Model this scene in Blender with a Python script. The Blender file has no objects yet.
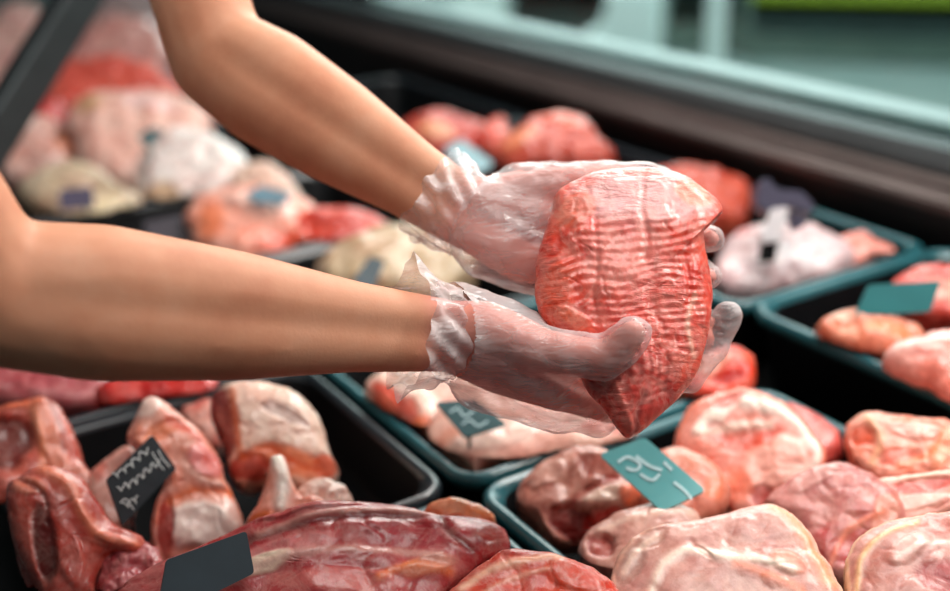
import bpy, bmesh, math, random
import numpy as np
from mathutils import Vector, Matrix, noise

random.seed(7)
COL = bpy.context.scene.collection

# ------------------------------------------------------------------ camera model (used to take measurements)
FPX = 1146.15
CX, CY = 475.0, 295.5
CAM = np.array([0.0, 0.0, 1.55])
RX = np.array([[0.5331837, -0.3064946, 0.7885278],
               [0.8455248, 0.2242755, -0.4845496],
               [-0.0283356, 0.9250738, 0.3787288]])
RIM = 0.95          # height of the tray rims above the shop floor


def rays(p):
    p = np.asarray(p, float).reshape(-1, 2)
    v = np.stack([(p[:, 0] - CX) / FPX, -(p[:, 1] - CY) / FPX, -np.ones(len(p))], 1)
    return v @ RX.T


def P(px, py, d):
    return CAM + rays([(px, py)])[0] * d


def at(px, py, z):
    r = rays([(px, py)])[0]
    return CAM + r * ((z - CAM[2]) / r[2])


def srgb(r, g, b):
    def f(c):
        c = c / 255.0
        return c / 12.92 if c <= 0.04045 else ((c + 0.055) / 1.055) ** 2.4
    return (f(r), f(g), f(b))


SRGB = srgb

# ------------------------------------------------------------------ scene helpers
def tag(o, label=None, cat=None, group=None, kind=None):
    if label: o['label'] = label
    if cat: o['category'] = cat
    if group: o['group'] = group
    if kind: o['kind'] = kind
    return o


def link(name, me, mat=None, parent=None, smooth=True):
    o = bpy.data.objects.new(name, me)
    COL.objects.link(o)
    if mat is not None:
        for m in (mat if isinstance(mat, (list, tuple)) else [mat]):
            me.materials.append(m)
    if smooth:
        me.polygons.foreach_set('use_smooth', [True] * len(me.polygons))
    if parent is not None:
        o.parent = parent
        o.matrix_parent_inverse = Matrix.Translation(-Vector(parent.location))
    return o


def empty(name, loc):
    o = bpy.data.objects.new(name, None)
    o.empty_display_size = 0.05
    o.location = loc
    COL.objects.link(o)
    return o


def mesh_from(verts, faces, name='m'):
    me = bpy.data.meshes.new(name)
    me.from_pydata([tuple(v) for v in verts], [], [tuple(f) for f in faces])
    me.update()
    return me


def bm_mesh(bm, name='m'):
    bmesh.ops.recalc_face_normals(bm, faces=bm.faces)
    me = bpy.data.meshes.new(name)
    bm.to_mesh(me)
    bm.free()
    return me


def add_box(bm, lo, hi, bevel=0.0, M=None):
    r = bmesh.ops.create_cube(bm, size=1.0)
    vs = r['verts']
    c = [(lo[i] + hi[i]) / 2 for i in range(3)]
    s = [hi[i] - lo[i] for i in range(3)]
    for v in vs:
        v.co = Vector((c[0] + v.co.x * s[0], c[1] + v.co.y * s[1], c[2] + v.co.z * s[2]))
        if M is not None:
            v.co = M @ v.co
    if bevel:
        es = {e for v in vs for e in v.link_edges}
        bmesh.ops.bevel(bm, geom=list(es), offset=bevel, segments=3, affect='EDGES', profile=0.6)


def add_capsule(bm, p0, r0, p1, r1, seg=16, cap=4):
    p0, p1 = Vector(p0), Vector(p1)
    ax = p1 - p0
    L = ax.length
    if L < 1e-6:
        ax = Vector((0, 0, 1)); L = 1e-6
    a = ax.normalized()
    u = a.orthogonal().normalized()
    w = a.cross(u)
    rings = []
    for k in range(1, cap + 1):
        t = math.pi / 2 * (1 - k / cap)
        rings.append((p0 - a * r0 * math.sin(t), r0 * math.cos(t)))
    for k in range(0, cap):
        t = math.pi / 2 * (k / cap)
        rings.append((p1 + a * r1 * math.sin(t), r1 * math.cos(t)))
    vv = []
    for c, r in rings:
        vv.append([bm.verts.new(c + u * math.cos(2 * math.pi * j / seg) * r + w * math.sin(2 * math.pi * j / seg) * r) for j in range(seg)])
    s = bm.verts.new(p0 - a * r0)
    e = bm.verts.new(p1 + a * r1)
    for j in range(seg):
        k = (j + 1) % seg
        bm.faces.new((s, vv[0][k], vv[0][j]))
        bm.faces.new((e, vv[-1][j], vv[-1][k]))
        for i in range(len(vv) - 1):
            bm.faces.new((vv[i][j], vv[i][k], vv[i + 1][k], vv[i + 1][j]))


def organic(chains, voxel, smooth=8, fac=0.5, grow=0.0):
    """one continuous skin grown over tapered limbs: chains of (point, radius)"""
    bm = bmesh.new()
    for ch in chains:
        for (a, ra), (b, rb) in zip(ch, ch[1:]):
            add_capsule(bm, a, ra + grow, b, rb + grow)
    me = bpy.data.meshes.new('tmp')
    bm.to_mesh(me)
    bm.free()
    o = bpy.data.objects.new('tmp', me)
    COL.objects.link(o)
    m = o.modifiers.new('r', 'REMESH')
    m.mode = 'VOXEL'
    m.voxel_size = voxel
    s = o.modifiers.new('s', 'SMOOTH')
    s.factor = fac
    s.iterations = smooth
    dg = bpy.context.evaluated_depsgraph_get()
    out = bpy.data.meshes.new_from_object(o.evaluated_get(dg))
    bpy.data.objects.remove(o)
    bpy.data.meshes.remove(me)
    out.materials.clear()
    return out


# ------------------------------------------------------------------ materials
def new_mat(name):
    m = bpy.data.materials.new(name)
    m.use_nodes = True
    nt = m.node_tree
    bs = nt.nodes['Principled BSDF']
    return m, nt, bs, nt.nodes['Material Output']


def nd(nt, typ, **kw):
    n = nt.nodes.new(typ)
    for k, v in kw.items():
        if k in n.inputs.keys():
            n.inputs[k].default_value = v
        else:
            setattr(n, k, v)
    return n


def ramp(nt, src, stops):
    r = nt.nodes.new('ShaderNodeValToRGB')
    el = r.color_ramp.elements
    while len(el) < len(stops):
        el.new(0.5)
    for e, (p, c) in zip(el, stops):
        e.position = p
        e.color = c if len(c) == 4 else (*c, 1)
    nt.links.new(src, r.inputs[0])
    return r


def mixc(nt, fac, a, b, mode='MIX'):
    n = nt.nodes.new('ShaderNodeMix')
    n.data_type = 'RGBA'
    n.blend_type = mode
    for sock, val in ((n.inputs[0], fac), (n.inputs[6], a), (n.inputs[7], b)):
        if isinstance(val, bpy.types.NodeSocket):
            nt.links.new(val, sock)
        elif isinstance(val, (int, float)):
            sock.default_value = val
        else:
            sock.default_value = (*val, 1) if len(val) == 3 else val
    return n.outputs[2]


def plain(name, col, rough=0.5, metal=0.0, var=0.15, scale=20.0, bump=0.0, coat=0.0, spec=0.5):
    m, nt, bs, out = new_mat(name)
    tc = nd(nt, 'ShaderNodeTexCoord')
    no = nd(nt, 'ShaderNodeTexNoise', Scale=scale, Detail=5.0)
    nt.links.new(tc.outputs['Object'], no.inputs['Vector'])
    lo = tuple(c * (1 - var) for c in col)
    hi = tuple(min(1, c * (1 + var)) for c in col)
    r = ramp(nt, no.outputs[0], [(0.3, lo), (0.7, hi)])
    nt.links.new(r.outputs[0], bs.inputs['Base Color'])
    bs.inputs['Roughness'].default_value = rough
    bs.inputs['Metallic'].default_value = metal
    bs.inputs['Coat Weight'].default_value = coat
    bs.inputs['Specular IOR Level'].default_value = spec
    if bump:
        b = nd(nt, 'ShaderNodeBump', Strength=bump, Distance=0.002)
        nt.links.new(no.outputs[0], b.inputs['Height'])
        nt.links.new(b.outputs[0], bs.inputs['Normal'])
    return m


def meat_material(name, grain=False):
    m, nt, bs, out = new_mat(name)
    at_ = nd(nt, 'ShaderNodeAttribute', attribute_name='Col')
    tc = nd(nt, 'ShaderNodeTexCoord')
    uv = nd(nt, 'ShaderNodeUVMap', uv_map='grain')
    # fine mottling of the muscle
    n1 = nd(nt, 'ShaderNodeTexNoise', Scale=150.0, Detail=6.0, Roughness=0.65)
    nt.links.new(tc.outputs['Object'], n1.inputs['Vector'])
    r1 = ramp(nt, n1.outputs[0], [(0.3, (0.88, 0.80, 0.80)), (0.7, (1.14, 1.2, 1.2))])
    c1 = mixc(nt, 1.0, at_.outputs['Color'], r1.outputs[0], 'MULTIPLY')
    # intramuscular fat
    n2 = nd(nt, 'ShaderNodeTexNoise', Scale=38.0, Detail=5.0, Roughness=0.6, Distortion=1.6)
    nt.links.new(tc.outputs['Object'], n2.inputs['Vector'])
    r2 = ramp(nt, n2.outputs[0], [(0.44, (0, 0, 0)), (0.54, (1, 1, 1)), (0.64, (0, 0, 0))])
    mul = nd(nt, 'ShaderNodeMath', operation='MULTIPLY')
    nt.links.new(r2.outputs[0], mul.inputs[0])
    nt.links.new(at_.outputs['Alpha'], mul.inputs[1])
    c2 = mixc(nt, mul.outputs[0], c1, srgb(240, 205, 190))
    nt.links.new(c2, bs.inputs['Base Color'])
    n3 = nd(nt, 'ShaderNodeTexNoise', Scale=70.0, Detail=4.0)
    nt.links.new(tc.outputs['Object'], n3.inputs['Vector'])
    rr = ramp(nt, n3.outputs[0], [(0.3, (0.16,) * 3), (0.75, (0.5,) * 3)])
    nt.links.new(rr.outputs[0], bs.inputs['Roughness'])
    bs.inputs['Subsurface Weight'].default_value = 0.12
    bs.inputs['Subsurface Radius'].default_value = (0.010, 0.004, 0.003)
    bs.inputs['Subsurface Scale'].default_value = 0.6
    bs.inputs['Coat Weight'].default_value = 0.3
    bs.inputs['Coat Roughness'].default_value = 0.12
    b1 = nd(nt, 'ShaderNodeBump', Strength=0.22, Distance=0.003)
    nt.links.new(n1.outputs[0], b1.inputs['Height'])
    last = b1
    if grain:
        # short cross ridges and fine lengthwise fibres
        def stretched(sx, sy, det, dist=0.0):
            mp = nd(nt, 'ShaderNodeMapping')
            mp.inputs['Scale'].default_value = (sx, sy, 1.0)
            nt.links.new(uv.outputs[0], mp.inputs['Vector'])
            q = nd(nt, 'ShaderNodeTexNoise', Scale=1.0, Detail=det, Roughness=0.6, Distortion=dist)
            nt.links.new(mp.outputs[0], q.inputs['Vector'])
            return q.outputs[0]
        cross = stretched(5.0, 19.0, 3.0, 0.7)
        fibre = stretched(3.2, 1.6, 2.0, 0.4)
        zone = ramp(nt, stretched(1.6, 1.0, 2.0), [(0.44, (0, 0, 0)), (0.58, (1, 1, 1))]).outputs[0]
        mixn = nd(nt, 'ShaderNodeMix')
        nt.links.new(zone, mixn.inputs[0]); nt.links.new(fibre, mixn.inputs[2]); nt.links.new(cross, mixn.inputs[3])
        ridge_ = ramp(nt, mixn.outputs[0], [(0.36, (0, 0, 0)), (0.62, (1, 1, 1))]).outputs[0]
        b2 = nd(nt, 'ShaderNodeBump', Strength=0.42, Distance=0.0016)
        nt.links.new(ridge_, b2.inputs['Height'])
        nt.links.new(b1.outputs[0], b2.inputs['Normal'])
        last = b2
        mg = nd(nt, 'ShaderNodeMath', operation='MULTIPLY')
        nt.links.new(ridge_, mg.inputs[0])
        mg.inputs[1].default_value = 0.22
        c3 = mixc(nt, mg.outputs[0], c2, srgb(248, 176, 156))
        nt.links.new(c3, bs.inputs['Base Color'])
    nt.links.new(last.outputs[0], bs.inputs['Normal'])
    return m


def skin_material():
    m, nt, bs, out = new_mat('skin')
    tc = nd(nt, 'ShaderNodeTexCoord')
    n = nd(nt, 'ShaderNodeTexNoise', Scale=14.0, Detail=6.0, Roughness=0.6)
    nt.links.new(tc.outputs['Object'], n.inputs['Vector'])
    r = ramp(nt, n.outputs[0], [(0.25, srgb(194, 124, 94)), (0.5, srgb(210, 146, 114)), (0.75, srgb(218, 162, 132))])
    pal = nd(nt, 'ShaderNodeAttribute', attribute_name='palm')
    rp = ramp(nt, n.outputs[0], [(0.3, srgb(214, 128, 112)), (0.7, srgb(230, 158, 142))])
    nt.links.new(mixc(nt, pal.outputs['Fac'], r.outputs[0], rp.outputs[0]), bs.inputs['Base Color'])
    n2 = nd(nt, 'ShaderNodeTexNoise', Scale=420.0, Detail=3.0)
    nt.links.new(tc.outputs['Object'], n2.inputs['Vector'])
    b = nd(nt, 'ShaderNodeBump', Strength=0.18, Distance=0.001)
    nt.links.new(n2.outputs[0], b.inputs['Height'])
    nt.links.new(b.outputs[0], bs.inputs['Normal'])
    bs.inputs['Roughness'].default_value = 0.58
    bs.inputs['Specular IOR Level'].default_value = 0.35
    bs.inputs['Subsurface Weight'].default_value = 0.1
    bs.inputs['Subsurface Radius'].default_value = (0.010, 0.004, 0.002)
    bs.inputs['Subsurface Scale'].default_value = 0.5
    return m


def film_material():
    m, nt, bs, out = new_mat('glove_film')
    tc = nd(nt, 'ShaderNodeTexCoord')
    mp = nd(nt, 'ShaderNodeMapping')
    mp.inputs['Scale'].default_value = (1.0, 0.55, 2.2)
    mp.inputs['Rotation'].default_value = (0.3, 0.2, 0.5)
    nt.links.new(tc.outputs['Object'], mp.inputs['Vector'])
    n = nd(nt, 'ShaderNodeTexNoise', Scale=42.0, Detail=4.0, Roughness=0.55, Distortion=0.5)
    nt.links.new(mp.outputs[0], n.inputs['Vector'])
    cl = nd(nt, 'ShaderNodeTexNoise', Scale=24.0, Detail=3.0)
    nt.links.new(tc.outputs['Object'], cl.inputs['Vector'])
    crease = ramp(nt, cl.outputs[0], [(0.45, (0, 0, 0)), (0.72, (1, 1, 1))])
    b = nd(nt, 'ShaderNodeBump', Strength=0.9, Distance=0.005)
    nt.links.new(n.outputs[0], b.inputs['Height'])
    bs.inputs['Base Color'].default_value = (*srgb(244, 238, 238), 1)
    bs.inputs['Roughness'].default_value = 0.13
    bs.inputs['Specular IOR Level'].default_value = 0.9
    nt.links.new(b.outputs[0], bs.inputs['Normal'])
    tr = nd(nt, 'ShaderNodeBsdfTransparent')
    tr.inputs[0].default_value = (0.97, 0.93, 0.93, 1)
    lw = nd(nt, 'ShaderNodeLayerWeight', Blend=0.35)
    nt.links.new(b.outputs[0], lw.inputs['Normal'])
    f1 = nd(nt, 'ShaderNodeMath', operation='MULTIPLY_ADD')
    nt.links.new(lw.outputs['Facing'], f1.inputs[0])
    f1.inputs[1].default_value = 0.45
    f1.inputs[2].default_value = 0.19
    f2 = nd(nt, 'ShaderNodeMath', operation='MULTIPLY_ADD')
    nt.links.new(crease.outputs[0], f2.inputs[0])
    f2.inputs[1].default_value = 0.20
    nt.links.new(f1.outputs[0], f2.inputs[2])
    f2.use_clamp = True
    mx = nd(nt, 'ShaderNodeMixShader')
    nt.links.new(f2.outputs[0], mx.inputs[0])
    nt.links.new(tr.outputs[0], mx.inputs[1])
    nt.links.new(bs.outputs[0], mx.inputs[2])
    nt.links.new(mx.outputs[0], out.inputs['Surface'])
    return m


def glass_material():
    m, nt, bs, out = new_mat('case_glass')
    bs.inputs['Base Color'].default_value = (0.6, 0.85, 0.82, 1)
    bs.inputs['Roughness'].default_value = 0.03
    tr = nd(nt, 'ShaderNodeBsdfTransparent')
    tr.inputs[0].default_value = (0.84, 0.93, 0.92, 1)
    gl = nd(nt, 'ShaderNodeBsdfGlossy', Roughness=0.03)
    fr = nd(nt, 'ShaderNodeFresnel', IOR=1.12)
    mx = nd(nt, 'ShaderNodeMixShader')
    nt.links.new(fr.outputs[0], mx.inputs[0])
    nt.links.new(tr.outputs[0], mx.inputs[1])
    nt.links.new(gl.outputs[0], mx.inputs[2])
    nt.links.new(mx.outputs[0], out.inputs['Surface'])
    return m


MEAT = meat_material('raw_meat')
HERO = meat_material('raw_meat_cross_grain', grain=True)
SKIN = skin_material()
FILM = film_material()
GLASS = glass_material()
BLACK = plain('black_tray_plastic', (0.004, 0.005, 0.006), rough=0.5, var=0.2, spec=0.1)
RIMSHEEN = plain('rim_teal_sheen', srgb(36, 92, 100), rough=0.3, var=0.15, coat=0.4)  # teal light reflected on the black rims, put into their colour
RIMGREY = plain('dark_rim_plastic', srgb(34, 42, 48), rough=0.32, var=0.15, coat=0.3)
DECK = plain('black_deck', (0.006, 0.007, 0.008), rough=0.45, var=0.3)
RAILM = plain('brown_grey_rail', srgb(92, 82, 80), rough=0.42, metal=0.35, var=0.12, scale=8)
RAILG = plain('grey_rail_top', srgb(58, 62, 64), rough=0.5, metal=0.3, var=0.1, scale=8)
LEDGE = plain('pale_ledge', srgb(170, 190, 188), rough=0.4, var=0.06)
STEEL = plain('dark_steel', srgb(64, 70, 72), rough=0.4, metal=0.5, var=0.1)
SLATE = plain('slate_card', srgb(34, 42, 48), rough=0.6, var=0.2, scale=60, spec=0.35)
SLATEB = plain('slate_grey_card', srgb(52, 64, 72), rough=0.5, var=0.1, scale=40)
TEALCARD = plain('teal_card', srgb(92, 170, 174), rough=0.35, var=0.08, scale=30, coat=0.2)
TEALDARK = plain('dark_teal_card', srgb(50, 92, 98), rough=0.4, var=0.12, scale=30)
BLUECARD = plain('pale_blue_card', srgb(150, 188, 198), rough=0.4, var=0.08, scale=30)
PURPLECARD = plain('dusky_purple_card', srgb(78, 70, 98), rough=0.4, var=0.15, scale=30)
CHALK = plain('chalk', srgb(205, 212, 212), rough=0.9, var=0.15, scale=200)
CHALKT = plain('pale_ink', srgb(186, 222, 228), rough=0.8, var=0.1, scale=200)
WHITEP = plain('white_plastic', srgb(226, 224, 228), rough=0.4, var=0.05)
GREYP = plain('grey_purple_plastic', srgb(74, 72, 92), rough=0.35, var=0.1, coat=0.2)

# ------------------------------------------------------------------ raw meat
def smooth_outline(pts, n):
    pts = np.array(pts, float)
    m = len(pts)
    out = []
    for i in range(m):
        p0, p1, p2, p3 = pts[i - 1], pts[i], pts[(i + 1) % m], pts[(i + 2) % m]
        for t in np.linspace(0, 1, 24, endpoint=False):
            out.append(0.5 * ((2 * p1) + (-p0 + p2) * t + (2 * p0 - 5 * p1 + 4 * p2 - p3) * t * t + (-p0 + 3 * p1 - 3 * p2 + p3) * t ** 3))
    out = np.array(out)
    d = np.linalg.norm(np.roll(out, -1, 0) - out, axis=1)
    s = np.concatenate([[0], np.cumsum(d)])
    tt = np.linspace(0, s[-1], n, endpoint=False)
    cl = np.vstack([out, out[:1]])
    return np.stack([np.interp(tt, s, cl[:, 0]), np.interp(tt, s, cl[:, 1])], 1)


def fbm(pts, octs=3):
    return np.array([noise.fractal(Vector(p), 1.0, 2.0, octs) for p in pts])


def sstep(a, b, x):
    t = np.clip((x - a) / (b - a), 0, 1)
    return t * t * (3 - 2 * t)


def plane_at(px, py, z, tilt, yaw=0.0):
    a = at(px, py, z)
    h = CAM - a
    h[2] = 0
    h /= np.linalg.norm(h)
    y = math.radians(yaw)
    h = np.array([h[0] * math.cos(y) - h[1] * math.sin(y), h[0] * math.sin(y) + h[1] * math.cos(y), 0])
    t = math.radians(tilt)
    return a, np.array([0, 0, 1.0]) * math.cos(t) + h * math.sin(t)


def on_plane(px, a, n):
    r = rays(px)
    t = ((a - CAM) @ n) / (r @ n)
    return CAM + r * t[:, None]


def meat(name, label, cat, outline, z=0.0, tilt=25, yaw=0, thick=0.022, under=None, base=(220, 150, 135), base2=None,
         rim=None, rim_w=0.12, rim_arc=None, patches=(), seams=(), amp=0.005, freq=16.0, marble=0.12, group=None,
         anchor=None, plane=None, nt=30, ns=100, p=4.2, centre=None, mat=None, ridge=None, seed=None,
         rough=0.10, crease=0.0014, veins=0.0, blotch=0.35, box=None):
    """A cut of raw meat: an outlined slab with real thickness, lying on its own tilted plane."""
    ol = smooth_outline(outline, ns)
    pc = np.array(centre, float) if centre else ol.mean(0)
    sd = (sum(map(ord, label)) * 0.37) % 50 if seed is None else seed
    size = np.linalg.norm(ol - pc, axis=1).mean()
    jit = np.array([noise.fractal(Vector((q[0] / 22 + sd, q[1] / 22, 1.7)), 0.8, 2.0, 4) for q in ol])
    ol = pc + (ol - pc) * (1 + rough * jit * 22 / max(size, 22))[:, None]
    if plane is not None:
        a, n = plane
    else:
        ap = anchor or tuple(pc)
        a, n = plane_at(ap[0], ap[1], RIM + z, tilt, yaw)
    under = thick * 0.9 if under is None else under
    ang = (np.arange(nt + 1) / nt) ** 1.25 * math.pi / 2
    rr_t, h_t = np.sin(ang) ** (2 / p), np.cos(ang) ** (2 / p) * thick
    nb = max(6, nt // 3)
    ang_b = (np.arange(nb)[::-1] / nb) * math.pi / 2
    rr_b, h_b = np.sin(ang_b) ** (2 / p), -np.cos(ang_b) ** (2 / p) * under
    rr = np.concatenate([rr_t[1:], rr_b[:-1]])
    hh = np.concatenate([h_t[1:], h_b[:-1]])
    if plane is None:
        hh = hh - 0.32 * thick
    nr = len(rr)
    px = (pc[None, None] + (ol[None] - pc) * rr[:, None, None]).reshape(-1, 2)
    R_ = np.repeat(rr, ns)
    H_ = np.repeat(hh, ns)
    TOP = np.repeat(np.arange(nr) < nt, ns)
    # poles
    px = np.vstack([px, pc, pc])
    R_ = np.append(R_, [0, 0]); H_ = np.append(H_, [thick if plane is not None else 0.68 * thick, -under if plane is not None else -under - 0.32 * thick]); TOP = np.append(TOP, [True, False])
    base_pt = on_plane(px, a, n)
    c3 = on_plane(pc[None], a, n)[0]
    rad = base_pt - c3
    rad /= np.maximum(np.linalg.norm(rad, axis=1), 1e-6)[:, None]
    pos = base_pt + n * H_[:, None]
    nz = fbm(pos * freq + sd)
    nz2 = fbm(pos * freq * 2.7 + sd + 9.1)
    dirv = n[None] * np.where(TOP, 1.0, -0.5)[:, None] * (1 - R_ ** 6)[:, None] + rad * (R_ ** 4)[:, None] * 0.6
    nr1 = np.array([noise.noise(Vector(q)) for q in pos * 30 + sd * 1.7 + nz[:, None] * 0.5])
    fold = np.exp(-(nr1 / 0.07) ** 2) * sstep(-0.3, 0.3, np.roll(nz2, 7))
    disp = amp * (nz + 0.35 * nz2) - crease * fold
    # colours
    def srgb(r, g, b, sat=1.24):
        m_ = 0.35 * r + 0.45 * g + 0.2 * b
        return SRGB(*[min(255, max(8, 0.96 * (m_ + (c - m_) * sat))) for c in (r, g, b)])
    b1 = np.array(srgb(*base)); b2 = np.array(srgb(*(base2 or base)))
    k = sstep(-0.25, 0.35, nz2)[:, None]
    col = b1 * (1 - k) + b2 * k
    mar = np.full(len(px), marble)
    nlow = np.array([noise.noise(Vector(q)) for q in pos * 17 + sd * 2.3])
    bl = (sstep(0.0, 0.5, nlow) * blotch)[:, None]
    col = col * (1 - bl) + col * np.array([0.96, 0.60, 0.56]) * bl
    pl_ = (sstep(0.05, 0.5, -nlow) * blotch)[:, None]
    col = col * (1 - pl_ * .6) + np.minimum(col * 1.15 + 0.05, 0.9) * pl_ * .6
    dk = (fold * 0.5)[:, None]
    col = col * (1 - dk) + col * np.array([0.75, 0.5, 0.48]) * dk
    if veins:
        nv = np.array([noise.noise(Vector(q)) for q in pos * 24 + sd * 3.1 + nz2[:, None] * 0.45])
        wv = np.exp(-(nv / 0.05) ** 2) * sstep(-0.15, 0.35, nz) * veins
        col = col * (1 - wv[:, None]) + np.array(srgb(246, 214, 200)) * wv[:, None]
    warp = nz2 * 0.35 + nz * 0.2
    hsum = np.zeros(len(px))
    for q in patches:
        x, y, rx, ry, rot, c = q[:6]
        st = q[6] if len(q) > 6 else 1.0
        hgt = q[7] if len(q) > 7 else 0.0
        t = math.radians(rot)
        dx, dy = px[:, 0] - x, px[:, 1] - y
        u = (dx * math.cos(t) + dy * math.sin(t)) / rx
        v = (-dx * math.sin(t) + dy * math.cos(t)) / ry
        w = 1 - sstep(0.70, 1.12, np.hypot(u, v) + warp * 0.7)
        w = np.where(TOP, w, w * (R_ > 0.9))
        if c is not None:
            c = [c[i] + 0.35 * (c[i] - base[i]) for i in range(3)]
            col = col * (1 - w[:, None] * st) + np.array(srgb(*c)) * w[:, None] * st
        hsum += w * hgt * 0.7
    for q in seams:
        pl, wd, c = q[:3]
        st = q[3] if len(q) > 3 else 1.0
        hgt = q[4] if len(q) > 4 else 0.0
        pl = np.array(smooth_line(pl))
        A, B = pl[:-1], pl[1:]
        AB = B - A
        t = np.clip(((px[:, None] - A) * AB).sum(2) / np.maximum((AB ** 2).sum(1), 1e-6), 0, 1)
        dist = np.linalg.norm(px[:, None] - (A + AB * t[..., None]), axis=2).min(1)
        w = np.exp(-((dist + warp * wd * 0.6) / wd) ** 2)
        w = np.where(TOP, w, 0)
        if c is not None:
            c = [c[i] + 0.35 * (c[i] - base[i]) for i in range(3)]
            col = col * (1 - w[:, None] * st) + np.array(srgb(*c)) * w[:, None] * st
        hsum += w * hgt * 0.4
    if rim is not None:
        w = sstep(1 - rim_w * 1.5, 1 - rim_w * 0.6, R_ + warp * rim_w * 0.8)
        w = np.where(TOP, w, 1.0)
        if rim_arc is not None:
            th = np.arctan2(px[:, 1] - pc[1], px[:, 0] - pc[0])
            dd = np.abs((th - math.radians(rim_arc[0]) + math.pi) % (2 * math.pi) - math.pi)
            w = w * (1 - sstep(math.radians(rim_arc[1]) * 0.8, math.radians(rim_arc[1]) * 1.1, dd))
        col = col * (1 - w[:, None]) + np.array(srgb(*rim)) * w[:, None]
        mar = mar * (1 - w)
    if ridge is not None:
        hsum += np.where(TOP, ridge(px, pos) * (1 - R_ ** 8), 0)
    pos = pos + dirv * disp[:, None] + n[None] * hsum[:, None]
    if box is None and plane is None:
        q = base_pt.mean(0)
        box = min(TRAYS, key=lambda b: max(b[0] - q[0], q[0] - b[1], 0) + max(b[2] - q[1], q[1] - b[3], 0))
    if box is not None:                     # the tray it lies in: rest on its floor and against its walls
        x0, x1, y0, y1, zr, h = box
        pos[:, 2] = np.maximum(pos[:, 2], zr - h + 0.008 + 0.0015 * nz2)
        low = pos[:, 2] < zr + 0.006
        ins = 0.030 + 0.012 * np.clip((zr - pos[:, 2]) / h, 0, 1)
        pos[:, 0] = np.where(low, np.clip(pos[:, 0], x0 + ins, x1 - ins), pos[:, 0])
        pos[:, 1] = np.where(low, np.clip(pos[:, 1], y0 + ins, y1 - ins), pos[:, 1])
    N = nr * ns
    idx = np.arange(N).reshape(nr, ns)
    faces = []
    for i in range(nr - 1):
        A_, B_ = idx[i], idx[i + 1]
        faces += np.stack([A_, B_, np.roll(B_, -1), np.roll(A_, -1)], 1).tolist()
    faces += [[N, idx[0, j], idx[0, (j + 1) % ns]] for j in range(ns)]
    faces += [[N + 1, idx[-1, (j + 1) % ns], idx[-1, j]] for j in range(ns)]
    org = Vector(c3 - n * under * 0.5)
    me = mesh_from(pos - np.array(org), faces, name)
    bm = bmesh.new(); bm.from_mesh(me)
    bmesh.ops.recalc_face_normals(bm, faces=bm.faces)
    bm.to_mesh(me); bm.free()
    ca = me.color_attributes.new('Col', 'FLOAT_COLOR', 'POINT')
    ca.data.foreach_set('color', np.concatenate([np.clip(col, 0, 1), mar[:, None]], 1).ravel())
    uvl = me.uv_layers.new(name='grain')
    li = np.empty(len(me.loops), dtype=np.int32)
    me.loops.foreach_get('vertex_index', li)
    uvl.data.foreach_set('uv', (px[li] / 100.0).ravel())
    o = link(name, me, mat or MEAT)
    o.location = org
    tag(o, label, cat, group)
    return o


def smooth_line(pts, n=8):
    pts = np.array(pts, float)
    if len(pts) < 3:
        return pts
    ext = np.vstack([2 * pts[0] - pts[1], pts, 2 * pts[-1] - pts[-2]])
    out = []
    for i in range(1, len(ext) - 2):
        p0, p1, p2, p3 = ext[i - 1], ext[i], ext[i + 1], ext[i + 2]
        for t in np.linspace(0, 1, n, endpoint=False):
            out.append(0.5 * ((2 * p1) + (-p0 + p2) * t + (2 * p0 - 5 * p1 + 4 * p2 - p3) * t * t + (-p0 + 3 * p1 - 3 * p2 + p3) * t ** 3))
    out.append(pts[-1])
    return np.array(out)


# ------------------------------------------------------------------ the display case and the shop
def box_part(name, lo, hi, mat, parent, bevel=0.004):
    bm = bmesh.new()
    add_box(bm, lo, hi, bevel)
    return link(name, bm_mesh(bm), mat, parent, smooth=False)


def extrude_profile(name, prof, x0, x1, mat, parent=None):
    """prof: closed list of (y, z) run along the length of the counter"""
    n = len(prof)
    vs = [(x0, y, z) for y, z in prof] + [(x1, y, z) for y, z in prof]
    fs = [(i, (i + 1) % n, n + (i + 1) % n, n + i) for i in range(n)]
    fs += [tuple(range(n))[::-1], tuple(range(n, 2 * n))]
    bm = bmesh.new(); me = mesh_from(vs, fs); bm.from_mesh(me)
    bmesh.ops.bevel(bm, geom=list(bm.edges), offset=0.003, segments=2, affect='EDGES')
    return link(name, bm_mesh(bm), mat, parent, smooth=False)


XL, XR = -5.2, -0.05
case = empty('display_case', (-1.2, 0.7, 0.0))
tag(case, 'long black refrigerated meat counter with brown-grey front rail and glass pane', 'display case')
box_part('base_cabinet', (XL, 0.04, 0.0), (XR, 1.46, 0.80), STEEL, case, 0.01)
box_part('deck', (XL, 0.05, 0.80), (XR, 1.40, 0.865), DECK, case, 0.003)
box_part('deck_step', (XL, 0.955, 0.865), (XR, 1.384, 0.880), DECK, case, 0.002)
extrude_profile('front_wall', [(1.386, 0.865), (1.386, 1.04), (1.46, 1.04), (1.46, 0.80), (1.402, 0.80), (1.402, 0.865)], XL, XR, DECK, case)
extrude_profile('front_rail', [(1.362, 1.026), (1.360, 1.044), (1.372, 1.052), (1.376, 1.066), (1.390, 1.072), (1.46, 1.072), (1.46, 1.026)], XL, XR, RAILM, case)
extrude_profile('rail_cap', [(1.388, 1.072), (1.390, 1.084), (1.402, 1.104), (1.440, 1.110), (1.46, 1.106), (1.46, 1.072)], XL, XR, RAILG, case)
extrude_profile('customer_ledge', [(1.462, 1.05), (1.462, 1.118), (1.475, 1.124), (1.545, 1.124), (1.56, 1.112), (1.56, 1.05)], XL, XR, LEDGE, case)
gb = bmesh.new()
add_box(gb, (XL, 1.418, 1.106), (XR, 1.426, 1.95))
link('glass_pane', bm_mesh(gb), GLASS, case, smooth=False)
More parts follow.
